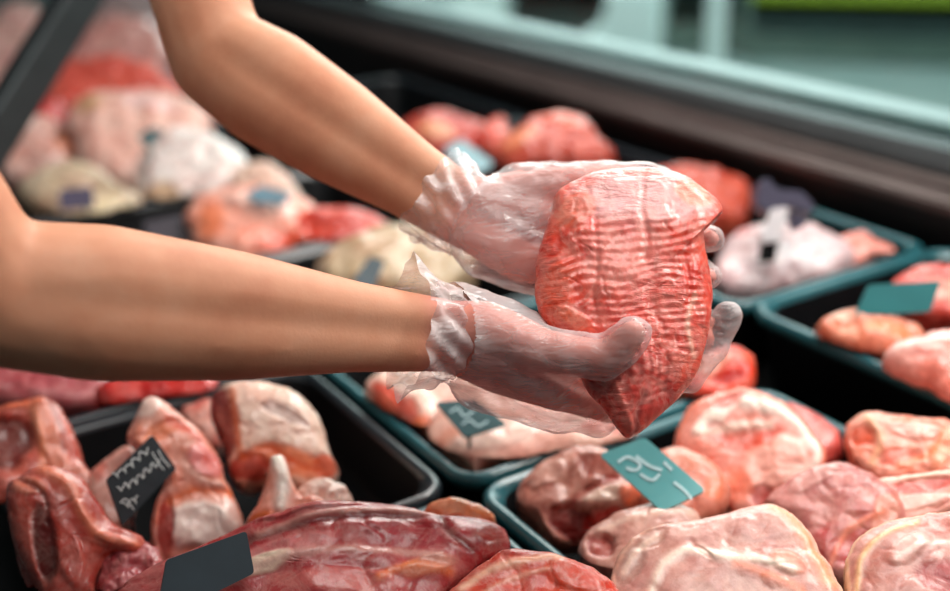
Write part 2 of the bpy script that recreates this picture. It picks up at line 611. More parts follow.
extrude_profile('service_edge', [(0.02, 0.80), (0.02, 0.93), (0.05, 0.94), (0.075, 0.93), (0.075, 0.80)], XL, XR, STEEL, case)
# slanting brace of the case, seen at the upper left
bb = bmesh.new()
p0, p1 = np.array([-1.78, 0.085, 0.925]), P(118, -66, 2.0)
ax = (Vector(p1) - Vector(p0)); L = ax.length
q = ax.to_track_quat('Z', 'X').to_matrix().to_4x4()
add_box(bb, (-0.035, -0.02, 0), (0.035, 0.02, L), 0.008, Matrix.Translation(Vector(p0)) @ q)
link('brace', bm_mesh(bb), STEEL, case, smooth=False)


def rrect(x0, x1, y0, y1, inset, r, z, seg=6):
    x0, x1, y0, y1 = x0 + inset, x1 - inset, y0 + inset, y1 - inset
    r = max(0.004, r - inset)
    out = []
    for cx, cy, a0 in ((x1 - r, y1 - r, 0), (x0 + r, y1 - r, 90), (x0 + r, y0 + r, 180), (x1 - r, y0 + r, 270)):
        for k in range(seg + 1):
            a = math.radians(a0 + 90 * k / seg)
            out.append((cx + r * math.cos(a), cy + r * math.sin(a), z))
    return out


TRAYS = []


def tray(x0, x1, y0, y1, label, zr=RIM, h=0.075, rim=None):
    TRAYS.append((x0, x1, y0, y1, zr, h))
    cx, cy = (x0 + x1) / 2, (y0 + y1) / 2
    prof = [(0.020, -h), (0.010, -0.016), (0.0, -0.014), (-0.001, -0.004), (0.0015, 0.0), (0.004, 0.002), (0.008, 0.002), (0.011, 0.0),
            (0.013, -0.006), (0.024, -h + 0.016), (0.030, -h + 0.006), (0.042, -h + 0.003)]
    rings = [rrect(x0 - cx, x1 - cx, y0 - cy, y1 - cy, i, 0.035 if i < 0.013 else 0.055, z + h) for i, z in prof]
    n = len(rings[0])
    vs = [v for r in rings for v in r]
    fs, mi = [], []
    for i in range(len(rings) - 1):
        for j in range(n):
            k = (j + 1) % n
            fs.append((i * n + j, i * n + k, (i + 1) * n + k, (i + 1) * n + j))
            mi.append(1 if 1 <= i <= 7 else 0)
    fs.append(tuple((len(rings) - 1) * n + j for j in range(n))); mi.append(0)
    fs.append(tuple(range(n))[::-1]); mi.append(0)
    me = mesh_from(vs, fs)
    o = link('meat_tray', me, [BLACK, rim or RIMSHEEN])
    me.polygons.foreach_set('material_index', mi)
    o.location = (cx, cy, zr - h)
    tag(o, label, 'tray', 'black trays in the counter')
    return o


tray(-1.190, -0.838, 0.108, 0.484, 'black tray of thick fat-edged chops under the near forearm, chalk card inside', rim=RIMGREY)
tray(-0.828, -0.40, 0.108, 0.484, 'black tray under the large dark red slab at the bottom edge')
tray(-1.190, -0.838, 0.496, 0.890, 'tray with teal sheen painted on its rim, holding the pale cut with a dark teal card below the held meat')
tray(-0.828, -0.33, 0.496, 0.890, 'tray with teal sheen painted on its rim, full of pork steaks with the bright teal card')
tray(-1.560, -1.200, 0.108, 0.484, 'dark tray of red meat just beyond the chalk-card tray', rim=RIMGREY)
tray(-1.560, -1.200, 0.496, 0.890, 'dark tray of the beige cut behind the near glove', rim=RIMGREY)
tray(-1.960, -1.570, 0.20, 0.890, 'dark tray of pink and white joints between the two forearms', rim=RIMGREY)
tray(-2.46, -1.97, 0.20, 0.890, 'dark tray of pale joints with small cards at upper left', rim=RIMGREY)
tray(-3.0, -2.47, 0.20, 0.890, 'dark tray of red meat behind the pale joints at upper left', rim=RIMGREY)
tray(-0.935, -0.42, 0.965, 1.340, 'raised tray of pink pieces with painted teal rim sheen and a plain teal card', zr=0.99, h=0.105)
tray(-1.42, -0.945, 0.965, 1.340, 'raised tray of whitish meat with an upright ticket clip', zr=0.985, h=0.10)
tray(-1.92, -1.43, 0.965, 1.340, 'raised dark tray of orange-red meat behind the held meat', zr=0.985, h=0.10, rim=RIMGREY)
tray(-2.50, -1.93, 0.965, 1.340, 'raised dark tray of orange-red meat by the pale blue card', zr=0.985, h=0.10, rim=RIMGREY)


# ------------------------------------------------------------------ price cards
def card(label, corners, plane, mat, strokes=(), smat=None, t=0.003, r=0.12, pin=True, name='price_card', group=None, sw=1.6):
    a, n = plane
    cs = np.array(corners, float)
    pts = []
    m = len(cs)
    for i in range(m):
        p0, p1, p2 = cs[i - 1], cs[i], cs[(i + 1) % m]
        s = min(np.linalg.norm(p0 - p1), np.linalg.norm(p2 - p1)) * r
        A = p1 + (p0 - p1) / np.linalg.norm(p0 - p1) * s
        B = p1 + (p2 - p1) / np.linalg.norm(p2 - p1) * s
        for k in np.linspace(0, 1, 6):
            pts.append((1 - k) ** 2 * A + 2 * k * (1 - k) * p1 + k * k * B)
    w = on_plane(np.array(pts), a, n)
    c = w.mean(0)
    N = len(w)
    vs = np.vstack([w + n * t / 2, w - n * t / 2]) - c
    fs = [tuple(range(N)), tuple(range(N, 2 * N))[::-1]] + [(i, N + i, N + (i + 1) % N, (i + 1) % N) for i in range(N)]
    bm = bmesh.new(); me = mesh_from(vs, fs); bm.from_mesh(me)
    root = empty(name, c)
    tag(root, label, 'price card', group)
    link('card', bm_mesh(bm), mat, root, smooth=False).location = (0, 0, 0)
    root_ch = root.children
    if strokes:
        v, f = [], []
        for s in strokes:
            s = smooth_line(s, 6)
            d = np.gradient(s, axis=0)
            d /= np.maximum(np.linalg.norm(d, axis=1), 1e-6)[:, None]
            nn = np.stack([-d[:, 1], d[:, 0]], 1) * sw / 2
            top = on_plane(np.vstack([s + nn, s - nn]), a + n * (t / 2 + 0.0007), n)
            bot = on_plane(np.vstack([s + nn, s - nn]), a + n * (t / 2), n)
            M_ = len(s); b = len(v)
            v += (top - c).tolist() + (bot - c).tolist()
            for i in range(M_ - 1):
                f += [(b + i, b + i + 1, b + M_ + i + 1, b + M_ + i), (b + i, b + 2 * M_ + i, b + 2 * M_ + i + 1, b + i + 1),
                      (b + M_ + i, b + M_ + i + 1, b + 3 * M_ + i + 1, b + 3 * M_ + i)]
        o = link('handwriting', mesh_from(v, f), smat, root, smooth=False)
        o.location = (0, 0, 0)
    if pin:
        bm = bmesh.new()
        lo = w[np.argmin(w[:, 2])]
        p = (lo * 0.5 + c * 0.5) - n * (t + 0.002) - c
        add_capsule(bm, p, 0.0022, p - np.array([0, 0, 0.045]) , 0.0012, seg=8, cap=2)
        link('pin', bm_mesh(bm), STEEL, root).location = (0, 0, 0)
    for ch in root.children:
        ch.matrix_parent_inverse = Matrix.Identity(4)
    return root


# chalked slate in the left tray: two rows of looping handwriting
ch = []


def scrawl(x0, y0, x1, y1, n, amp, ph):
    d = np.array([x1 - x0, y1 - y0], float); L_ = np.linalg.norm(d); d /= L_
    u = np.array([d[1], -d[0]])
    out = []
    for i in range(n * 6 + 1):
        t = i / (n * 6)
        a_ = amp * (0.6 + 0.4 * math.sin(ph + 5.1 * t * n))
        out.append(np.array([x0, y0]) + d * (t * L_ + 1.6 * math.sin(2 * math.pi * t * n + ph)) + u * a_ * math.cos(2 * math.pi * t * n))
    return out
ch.append(scrawl(113, 477, 150, 451, 5, 5, .3))
ch.append(scrawl(118, 491, 160, 463, 6, 4.5, 1.2))
ch.append(scrawl(124, 507, 138, 497, 2, 5, .6))
ch.append([(120, 503), (126, 499), (134, 510)])
ch.append([(152, 452), (158, 462), (164, 470)])
ch.append([(158, 450), (163, 459), (170, 467)])
card('small black slate with white chalk handwriting leaning in the chop tray', [(106, 480), (152, 435), (176, 469), (146, 500), (122, 526)],
     plane_at(140, 480, RIM + 0.054, 62, 25), SLATE, ch, CHALK, r=0.08, sw=1.25)
card('plain slate-grey card with rounded corner in front of red slab', [(160, 594), (166, 560), (246, 531), (254, 573), (200, 600)],
     plane_at(205, 570, RIM + 0.069, 60, 12), SLATEB, r=0.10)
card('dark teal card with faint writing on the pale cut', [(435, 403), (475, 400), (507, 425), (465, 438)],
     plane_at(470, 420, RIM + 0.042, 32), TEALDARK, [[(450, 412), (458, 408), (464, 416), (474, 411)], [(462, 424), (470, 420), (478, 426), (488, 421)]], CHALKT, r=0.1, sw=2.2)
card('bright teal card with pale writing lying on the pork steaks', [(599, 455), (645, 438), (706, 491), (662, 512)],
     plane_at(652, 474, RIM + 0.052, 34), TEALCARD,
     [[(618, 462), (628, 457), (640, 464), (636, 470), (626, 468)], [(636, 456), (650, 466), (662, 470)], [(640, 474), (652, 480), (660, 474)], [(674, 482), (684, 490), (692, 499)], [(664, 462), (672, 470)]], CHALKT, r=0.12, sw=3.2)
card('plain teal card standing in the raised tray of pink pieces', [(854, 316), (868, 285), (941, 281), (930, 312)],
     plane_at(897, 300, RIM + 0.094, 58, 10), plain('sea_teal_card', srgb(40, 116, 120), rough=0.35, var=0.08), r=0.1)
card('pale blue card on orange-red meat under the front rail', [(443, 150), (462, 139), (494, 164), (474, 176)],
     plane_at(468, 158, RIM + 0.109, 45), BLUECARD, r=0.12)
card('dusky purple card on the beige joint at far left', [(59, 190), (92, 187), (95, 207), (60, 210)],
     plane_at(77, 198, RIM + 0.059, 60), PURPLECARD, r=0.1)
card('small dark blue card on the big pink joint at far left', [(138, 136), (156, 127), (164, 133), (146, 147)],
     plane_at(150, 136, RIM + 0.104, 45), TEALDARK, r=0.1)
card('blue-grey card above the pink and orange joint beside the far forearm', [(246, 193), (262, 186), (292, 194), (284, 204), (256, 203)],
     plane_at(270, 195, RIM + 0.069, 40), plain('steel_blue_card', srgb(104, 136, 152), rough=0.4, var=0.1), r=0.1)
card('dusky dark card between white joint and orange joint above near forearm', [(143, 222), (188, 213), (194, 240), (150, 246)],
     plane_at(168, 230, RIM + 0.014, 50), plain('dusky_dark_card', srgb(62, 56, 66), rough=0.45, var=0.15), r=0.1)
card('grey-blue card edge beside the beige cut behind the near wrist', [(352, 281), (371, 256), (385, 262), (372, 292)],
     plane_at(370, 275, RIM + 0.044, 55), plain('grey_blue_card', srgb(92, 108, 116), rough=0.45, var=0.1), r=0.1)

# upright ticket clip in the raised tray of whitish meat
clip = empty('ticket_clip', at(770, 250, 0.985))
tag(clip, 'grey upright ticket clip with a white tag in the whitish meat', 'ticket clip')
DC = 1.54
def clip_part(nm, quad, d, th, mat):
    w = np.array([P(x, y, d) for x, y in quad])
    nrm = np.cross(w[1] - w[0], w[3] - w[0]); nrm /= np.linalg.norm(nrm)
    vs = np.vstack([w + nrm * th / 2, w - nrm * th / 2])
    k = len(w)
    fs = [tuple(range(k)), tuple(range(k, 2 * k))[::-1]] + [(i, k + i, k + (i + 1) % k, (i + 1) % k) for i in range(k)]
    bm = bmesh.new(); bm.from_mesh(mesh_from(vs, fs))
    bmesh.ops.bevel(bm, geom=list(bm.edges), offset=0.0025, segments=2, affect='EDGES')
    return link(nm, bm_mesh(bm), mat, clip, smooth=False)
clip_part('clamp', [(752, 206), (756, 184), (766, 178), (775, 190), (800, 192), (812, 206), (808, 216), (786, 208), (764, 214)], DC, 0.03, GREYP)
clip_part('tag', [(760, 243), (770, 209), (789, 207), (780, 242)], DC - 0.02, 0.004, WHITEP)
clip_part('stem', [(758, 262), (762, 240), (778, 240), (774, 262)], DC - 0.008, 0.014, BLACK)
clip_part('lever', [(786, 214), (800, 212), (806, 224), (792, 232)], DC, 0.02, GREYP)

# ------------------------------------------------------------------ the shop beyond the glass
FLOOR = plain('shop_floor', srgb(98, 112, 110), rough=0.35, var=0.08, scale=3)
WALLM = plain('shop_wall', srgb(96, 112, 108), rough=0.8, var=0.1, scale=2)
bm = bmesh.new(); add_box(bm, (-16, -2, -0.05), (2, 16, 0)); tag(link('floor', bm_mesh(bm), FLOOR, smooth=False), kind='structure')
bm = bmesh.new(); add_box(bm, (-16, 16, 0), (2, 16.1, 3.2)); tag(link('wall_back', bm_mesh(bm), WALLM, smooth=False), kind='structure')
bm = bmesh.new(); add_box(bm, (-16.1, -2, 0), (-16, 16, 3.2)); tag(link('wall_left', bm_mesh(bm), WALLM, smooth=False), kind='structure')

CABW = plain('pale_teal_paint', srgb(226, 236, 234), rough=0.45, var=0.05)
DARKG = plain('dark_green_metal', srgb(38, 56, 54), rough=0.5, var=0.2, scale=3)
MIDG = plain('mid_teal_metal', srgb(84, 100, 92), rough=0.5, var=0.15, scale=3)
LIME = plain('lime_plastic', srgb(132, 150, 30), rough=0.5, var=0.1)


def cam_yaw(o, p):
    d = CAM - p
    o.rotation_euler = (0, 0, math.atan2(d[1], d[0]))


def pillar(name, label, cat, px0, px1, pyb, foot=None, foot_h=0.0, mat=CABW, top=2.6):
    """a floor-standing post (with an optional sloping foot), at its real place on the shop floor"""
    p = at((px0 + px1) / 2, pyb, 0.0)
    dep = rays([((px0 + px1) / 2, pyb)])[0][2]
    t = (0 - CAM[2]) / dep
    sc = t / FPX
    w = (px1 - px0) * sc
    root = empty(name, p)
    cam_yaw(root, p)
    tag(root, label, cat)
    bm = bmesh.new(); add_box(bm, (-w * 0.4, -w / 2, 0), (w * 0.4, w / 2, top), 0.03)
    o = link('shaft', bm_mesh(bm), mat, root, smooth=False); o.matrix_parent_inverse = Matrix.Identity(4)
    if foot:
        fl = foot * sc
        pr = [(w * 0.45, 0), (-fl, 0), (-fl * 1.02, 0.10), (-fl * 0.8, 0.2), (-w * 0.75, 0.32), (-w * 0.55, foot_h), (w * 0.45, foot_h)]
        k = len(pr)
        vs = [(-w * 0.45, y, z) for y, z in pr] + [(w * 0.45, y, z) for y, z in pr]
        fs = [tuple(range(k))[::-1], tuple(range(k, 2 * k))] + [(i, (i + 1) % k, k + (i + 1) % k, k + i) for i in range(k)]
        bm = bmesh.new(); bm.from_mesh(mesh_from(vs, fs))
        bmesh.ops.bevel(bm, geom=list(bm.edges), offset=0.02, segments=2, affect='EDGES')
        o = link('foot', bm_mesh(bm), mat, root, smooth=False); o.matrix_parent_inverse = Matrix.Identity(4)
    return root


pillar('shop_column', 'wide white column with a long sloping foot beyond the glass', 'column', 612, 658, 74, foot=75, foot_h=0.55)
pillar('display_post', 'narrow pale post right of the white column beyond the glass', 'post', 704, 722, 82)
pillar('shop_pillar', 'pale blurred pillar beyond the glass over the dark rail corner', 'pillar', 452, 504, 48)


def shelf_unit(label, px0, px1, pyb, h, mat, boards, name='shelf_unit', depth=0.5, bmat=None):
    p = at((px0 + px1) / 2, pyb, 0.0)
    t = (0 - CAM[2]) / rays([((px0 + px1) / 2, pyb)])[0][2]
    w = (px1 - px0) * t / FPX
    root = empty(name, p); cam_yaw(root, p)
    tag(root, label, 'shelf unit')
    def pt(nm, lo, hi, m):
        bm = bmesh.new(); add_box(bm, lo, hi, 0.01)
        o = link(nm, bm_mesh(bm), m, root, smooth=False); o.matrix_parent_inverse = Matrix.Identity(4)
    pt('plinth', (-depth, -w / 2, 0), (0, w / 2, 0.18), mat)
    pt('back_panel', (-depth, -w / 2, 0.18), (-depth + 0.04, w / 2, h), mat)
    for s in (-1, 1):
        pt('side_panel', (-depth, s * w / 2 - (0.04 if s > 0 else 0), 0.18), (0, s * w / 2 + (0.04 if s < 0 else 0), h), mat)
    for z, m in boards:
        pt('shelf', (-depth + 0.04, -w / 2 + 0.04, z), (0.02, w / 2 - 0.04, z + 0.07), m)


shelf_unit('low dark green shelf unit with lime shelf edge at top right beyond the glass', 745, 1010, 64, 1.7, MIDG, [(0.20, DARKG), (0.40, LIME), (0.47, LIME), (0.9, MIDG)])
shelf_unit('dark shelf unit between white column and pale pillar beyond the glass', 512, 606, 40, 1.6, DARKG, [(0.5, MIDG), (1.0, MIDG)])
shelf_unit('small dark shelf unit just right of the white column', 664, 742, 52, 1.5, MIDG, [(0.5, DARKG), (1.0, MIDG)])

# ------------------------------------------------------------------ meat: the tray of steaks, front right
WF = (243, 214, 200)      # fat
G3 = 'pork steaks in the front right tray'
meat('pork_steak', 'lumpy greyish-pink pork steak with dark red hollow against the teal rim', 'pork steak',
     [(515, 515), (516, 492), (535, 468), (560, 455), (590, 449), (620, 458), (640, 476), (646, 495), (628, 510), (606, 526), (585, 543), (560, 549), (538, 540), (524, 530)],
     z=0.0, tilt=38, thick=0.036, under=0.03, base=(196, 142, 128), base2=(176, 122, 110), amp=0.006, freq=20, group=G3, marble=0.15, nt=40, ns=130,
     patches=[(572, 528, 26, 16, 20, (140, 38, 36), .95, -0.012), (606, 526, 24, 13, -25, (188, 62, 46), .9, -0.004), (606, 503, 30, 9, -15, (240, 205, 190), .9, 0.005),
              (632, 500, 14, 12, 0, (220, 120, 85), .85, .002), (548, 482, 22, 12, -30, (205, 160, 148), .7, .004), (600, 475, 26, 12, 20, (172, 108, 98), .7, -.002)],
     seams=[([(545, 520), (570, 512), (600, 490), (630, 480)], 4, (160, 80, 72), .7, -0.004)])
meat('pork_steak', 'pale greyish strip of pork squeezed between hollow steak and large front steak', 'pork steak',
     [(575, 560), (582, 540), (606, 522), (640, 510), (680, 508), (702, 520), (690, 545), (650, 580), (615, 588), (590, 578)],
     z=0.005, tilt=24, thick=0.03, under=0.03, base=(206, 168, 156), base2=(190, 148, 138), group=G3, nt=34, ns=110,
     patches=[(600, 555, 16, 12, 30, (165, 85, 78), .8, -.006)], seams=[([(598, 540), (640, 528), (690, 520)], 4, WF, .6, .002)])
meat('pork_steak', 'pink pork steak mostly covered by the bright teal card', 'pork steak',
     [(618, 498), (630, 470), (665, 452), (700, 462), (722, 478), (728, 500), (715, 522), (685, 526), (650, 520)],
     z=0.0, tilt=26, thick=0.032, under=0.03, base=(222, 152, 132), base2=(208, 132, 112), group=G3, nt=30, ns=100,
     patches=[(712, 500, 12, 16, 0, (225, 130, 95), .8), (640, 498, 20, 10, 30, (238, 200, 184), .8, .003)])
meat('pork_steak', 'round upright pork steak with white fat arc leaning at the tray back', 'pork steak',
     [(675, 447), (679, 424), (694, 405), (720, 392), (746, 388), (775, 398), (800, 418), (820, 443), (825, 464), (812, 480), (796, 494), (778, 503), (760, 517), (736, 518), (724, 502), (705, 482), (685, 464)],
     z=0.012, tilt=40, thick=0.026, under=0.03, base=(230, 158, 144), base2=(222, 140, 124), group=G3, nt=54, ns=170, marble=.2, rim=(238, 150, 128), rim_w=.07,
     patches=[(712, 424, 26, 9, -40, (246, 218, 206), .95, .003), (748, 444, 34, 10, -18, (214, 106, 88), .8, -.003), (775, 470, 36, 22, -30, (238, 178, 164), .9, .003),
              (730, 405, 22, 6, -25, (196, 88, 76), .8, -.003), (716, 440, 10, 12, 0, (206, 98, 86), .7, -.003), (765, 503, 16, 12, 20, (176, 52, 44), .9, -.004), (735, 490, 18, 18, 10, (224, 128, 100), .7, 0)],
     seams=[([(745, 408), (778, 415), (803, 432), (820, 452), (816, 468), (790, 488)], 7, (248, 224, 212), .95, .004), ([(700, 440), (730, 432), (770, 430)], 4, (247, 214, 200), .8, .003)])
meat('pork_steak', 'greyish-pink pork chop on edge in the middle of the front right tray', 'pork steak',
     [(765, 506), (785, 484), (812, 469), (842, 464), (872, 474), (900, 498), (908, 520), (890, 548), (862, 566), (848, 592), (826, 582), (808, 556), (788, 526)],
     z=0.004, tilt=34, thick=0.03, under=0.03, base=(196, 136, 130), base2=(182, 118, 114), group=G3, nt=46, ns=140, marble=.15,
     patches=[(846, 556, 26, 16, -40, (168, 62, 64), .85, -.003), (884, 522, 14, 26, 20, (206, 140, 124), .8, .002), (815, 485, 30, 12, -25, (206, 152, 146), .8, .003), (820, 550, 14, 20, 25, (172, 72, 72), .7)],
     seams=[([(828, 575), (846, 540), (880, 520)], 3, (228, 150, 130), .7, .003)])
meat('pork_steak', 'large front steak with orange fat strip and small red spot', 'pork steak',
     [(608, 590), (624, 550), (650, 530), (700, 521), (742, 511), (776, 507), (800, 523), (820, 553), (836, 580), (848, 612), (800, 640), (700, 642), (640, 630)],
     z=0.022, tilt=26, thick=0.026, under=0.03, base=(208, 166, 156), base2=(198, 150, 142), group=G3, nt=64, ns=200, amp=.0035, crease=.0008, rim=(232, 190, 172), rim_w=.06, marble=.12,
     patches=[(702, 562, 13, 4, 35, (188, 48, 44), .95, -.002), (628, 572, 16, 22, 20, (188, 150, 140), .8, -.003), (785, 572, 22, 12, 20, (224, 150, 128), .8, .002), (650, 545, 20, 10, -20, (196, 152, 140), .8, -.003), (760, 535, 34, 16, 0, (204, 158, 150), .8, .002)],
     seams=[([(774, 512), (795, 530), (812, 560), (830, 592)], 8, (240, 172, 144), .95, .004), ([(652, 600), (664, 574), (690, 560), (722, 568), (760, 572), (790, 580)], 5, (246, 222, 208), .9, .004),
            ([(622, 580), (640, 556), (655, 545)], 4, (244, 214, 200), .85, .003), ([(735, 575), (765, 585), (800, 600)], 5, (232, 150, 120), .7, .002)])
meat('pork_steak', 'ruffled orange-pink steak at the back right corner of the steak tray', 'pork steak',
     [(842, 445), (850, 424), (868, 417), (895, 420), (925, 420), (960, 428), (995, 440), (995, 492), (950, 494), (902, 488), (872, 480), (852, 468)],
     z=0.02, tilt=34, thick=0.03, under=0.04, base=(234, 168, 150), base2=(226, 146, 124), group=G3, nt=44, ns=140, amp=.008, freq=24, marble=.2,
     patches=[(862, 444, 14, 12, 0, (214, 108, 78), .85, -.005), (912, 440, 28, 9, 8, (238, 186, 172), .9, .004), (940, 462, 10, 22, 20, (240, 170, 142), .8, .004), (900, 466, 26, 9, 0, (228, 140, 124), .8, -.002)],
     seams=[([(866, 424), (880, 448), (872, 470)], 4, (244, 190, 160), .85, .004), ([(900, 474), (930, 462), (944, 440)], 4, (236, 146, 108), .8, .003)])
meat('pork_steak', 'thin pink pork slice lying under the ruffled steak by the right edge', 'pork steak',
     [(858, 488), (886, 480), (920, 476), (955, 472), (1000, 470), (1000, 512), (950, 518), (900, 528), (884, 514), (872, 500)],
     z=0.025, tilt=28, thick=0.018, under=0.035, base=(226, 164, 150), base2=(216, 146, 134), group=G3, nt=34, ns=110,
     patches=[(924, 491, 36, 8, -6, (206, 112, 102), .85, -.003), (910, 508, 40, 7, -8, (236, 192, 180), .8, .002)],
     seams=[([(862, 488), (900, 482), (955, 476), (1000, 474)], 4, (246, 208, 190), .9, .003)])
meat('pork_steak', 'fat-rimmed pork steak with dark red raw patch in the bottom right corner', 'pork steak',
     [(845, 562), (856, 541), (885, 525), (920, 517), (960, 514), (1010, 516), (1020, 640), (900, 660), (852, 640), (846, 600)],
     z=0.03, tilt=27, thick=0.026, under=0.035, base=(206, 156, 146), base2=(194, 140, 132), group=G3, nt=60, ns=180, amp=.0035, crease=.0008, centre=(925, 585),
     rim=(244, 214, 186), rim_w=.055, rim_arc=(215, 75),
     patches=[(938, 588, 28, 20, 0, (158, 36, 40), .95, -.002), (905, 560, 26, 12, -30, (224, 176, 166), .85, .003), (935, 532, 22, 12, 0, (196, 126, 116), .7), (880, 575, 16, 22, 20, (190, 128, 116), .7)],
     seams=[([(856, 600), (862, 566), (885, 543), (915, 530)], 3.5, (240, 196, 160), .9, .004), ([(895, 570), (920, 556), (950, 552)], 3, (240, 208, 198), .7, .002)])
meat('pork_offcut', 'small orange-red offcut in the far corner under the held meat', 'meat offcut',
     [(684, 382), (698, 362), (728, 352), (752, 360), (756, 380), (746, 396), (716, 404), (690, 398)],
     z=0.02, tilt=30, thick=0.03, under=0.05, base=(220, 92, 66), base2=(206, 66, 48), group=G3, nt=30, ns=90,
     patches=[(712, 372, 26, 9, -15, (238, 160, 140), .85, .003), (730, 386, 18, 6, -10, (176, 40, 34), .8, -.003)])
meat('pork_offcut', 'reddish pork slice tucked behind the round upright steak', 'meat offcut',
     [(786, 408), (815, 418), (840, 440), (836, 462), (815, 470), (796, 450)],
     z=-0.005, tilt=24, thick=0.024, under=0.035, base=(212, 112, 104), base2=(196, 92, 86), group=G3)

# ------------------------------------------------------------------ tray of the pale cut
meat('pork_cut', 'big smooth pale pink cut lying under the near glove', 'pork cut',
     [(424, 448), (432, 424), (452, 404), (475, 390), (505, 386), (540, 398), (572, 416), (600, 432), (622, 430), (640, 440), (606, 456), (565, 462), (530, 474), (492, 479), (452, 472)],
     z=0.0, tilt=14, thick=0.038, under=0.04, base=(242, 206, 192), base2=(236, 190, 176), amp=.005, freq=14, nt=40, ns=130, centre=(525, 436), marble=.05,
     patches=[(520, 412, 24, 7, 25, (228, 140, 120), .7, -.002), (605, 440, 26, 8, -5, (226, 158, 146), .8), (452, 455, 16, 14, 0, (236, 170, 150), .6), (500, 455, 50, 12, -8, (246, 216, 204), .8, .003)])
meat('pork_chop', 'chop with white fat top and orange cut side left of the dark teal card', 'pork chop',
     [(364, 392), (380, 376), (412, 371), (442, 378), (472, 388), (480, 402), (450, 418), (436, 446), (416, 444), (396, 422), (377, 406)],
     z=0.005, tilt=20, thick=0.036, under=0.04, base=(242, 218, 204), base2=(236, 204, 190), nt=40, ns=120,
     patches=[(388, 408, 22, 9, 45, (216, 118, 82), .9, -.002), (408, 426, 14, 18, -20, (196, 104, 78), .85, -.003), (424, 436, 14, 8, 0, (226, 140, 100), .9), (420, 388, 30, 9, 12, (248, 228, 216), .8, .004)],
     seams=[([(374, 396), (396, 408), (412, 428)], 4, (190, 88, 62), .7, -.003)])

# ------------------------------------------------------------------ tray of thick chops, front left
G1 = 'thick chops in the front left tray'
meat('pork_chop', 'folded red-brown chop at the left edge behind the curved chop', 'pork chop',
     [(-30, 440), (-5, 412), (20, 403), (44, 398), (60, 409), (74, 434), (84, 460), (100, 488), (108, 520), (84, 536), (50, 522), (20, 508), (-20, 510), (-40, 480)],
     z=0.018, tilt=42, thick=0.034, under=0.04, base=(196, 108, 92), base2=(176, 86, 74), group=G1, nt=46, ns=140, amp=.006,
     patches=[(8, 450, 24, 34, 20, (118, 42, 36), .9, -.007), (52, 440, 14, 40, -18, (214, 136, 116), .85, .006), (82, 490, 14, 26, -20, (206, 130, 112), .8, .003), (30, 408, 30, 7, -8, (206, 112, 84), .8, .004)],
     seams=[([(50, 405), (62, 435), (66, 458)], 4, (150, 60, 52), .85, -.006), ([(34, 416), (44, 450), (44, 480)], 4, (222, 140, 112), .8, .003)])
meat('pork_chop', 'curved red chop arching at the front left with a pale ridge', 'pork chop',
     [(6, 496), (14, 480), (34, 470), (58, 467), (80, 478), (96, 500), (116, 524), (144, 540), (140, 556), (112, 558), (98, 580), (92, 612), (54, 616), (34, 580), (18, 548)],
     z=0.03, tilt=46, thick=0.034, under=0.04, base=(184, 92, 80), base2=(166, 74, 66), group=G1, nt=52, ns=150,
     patches=[(30, 492, 18, 10, 10, (206, 124, 106), .85, .003), (46, 546, 13, 46, -6, (106, 36, 32), .9, -.005), (70, 560, 14, 40, -12, (176, 82, 72), .8, .004), (118, 546, 22, 6, 15, (206, 84, 70), .85, .003)],
     seams=[([(44, 474), (70, 490), (84, 520), (104, 542), (134, 549)], 6, (216, 128, 106), .95, .006), ([(22, 484), (44, 500), (50, 520)], 3, (120, 44, 40), .8, -.006)])
meat('pork_chop', 'dark red chop end low against the left tray wall', 'pork chop',
     [(10, 520), (26, 515), (40, 530), (50, 560), (56, 600), (50, 640), (30, 640), (24, 590)],
     z=0.0, tilt=40, thick=0.03, under=0.03, base=(156, 66, 60), base2=(132, 48, 46), group=G1)
meat('pork_offcut', 'small glistening dark pink scrap below the chalk slate', 'meat offcut',
     [(96, 568), (112, 552), (136, 545), (158, 552), (160, 580), (140, 604), (106, 612)],
     z=0.0, tilt=30, thick=0.026, under=0.03, base=(164, 78, 84), base2=(186, 110, 112), group=G1, amp=.007, freq=30)
meat('pork_chop', 'pale pink chop tip behind the chalk slate', 'pork chop',
     [(88, 486), (94, 470), (112, 456), (132, 449), (140, 470), (134, 505), (120, 534), (104, 530), (92, 508)],
     z=0.0, tilt=40, thick=0.026, under=0.035, base=(224, 174, 162), base2=(210, 150, 138), group=G1,
     patches=[(100, 475, 8, 12, 0, (206, 120, 104), .7)])
meat('pork_chop', 'upright chop with pale pointed top and white fat foot in the chop tray middle', 'pork chop',
     [(126, 436), (136, 414), (148, 397), (160, 400), (176, 412), (196, 426), (214, 450), (224, 476), (236, 500), (246, 528), (244, 556), (206, 578), (164, 574), (150, 540), (156, 505), (164, 476), (146, 450)],
     z=0.022, tilt=50, thick=0.034, under=0.04, base=(230, 172, 156), base2=(220, 148, 128), group=G1, nt=52, ns=160, centre=(188, 485),
     patches=[(150, 410, 16, 12, -30, (240, 206, 194), .9, .003), (160, 436, 26, 8, -30, (216, 136, 104), .85, -.003), (202, 528, 42, 24, -8, (240, 214, 204), .95, .007), (206, 466, 22, 14, 40, (226, 150, 146), .8, .003), (166, 530, 9, 34, 0, (172, 66, 54), .9, -.005)],
     seams=[([(172, 504), (200, 494), (232, 496)], 5, (224, 136, 100), .85, -.004), ([(170, 424), (196, 440), (212, 470)], 5, (208, 104, 88), .7, -.003), ([(186, 470), (206, 486), (222, 488)], 4, (244, 200, 186), .7, .003)])
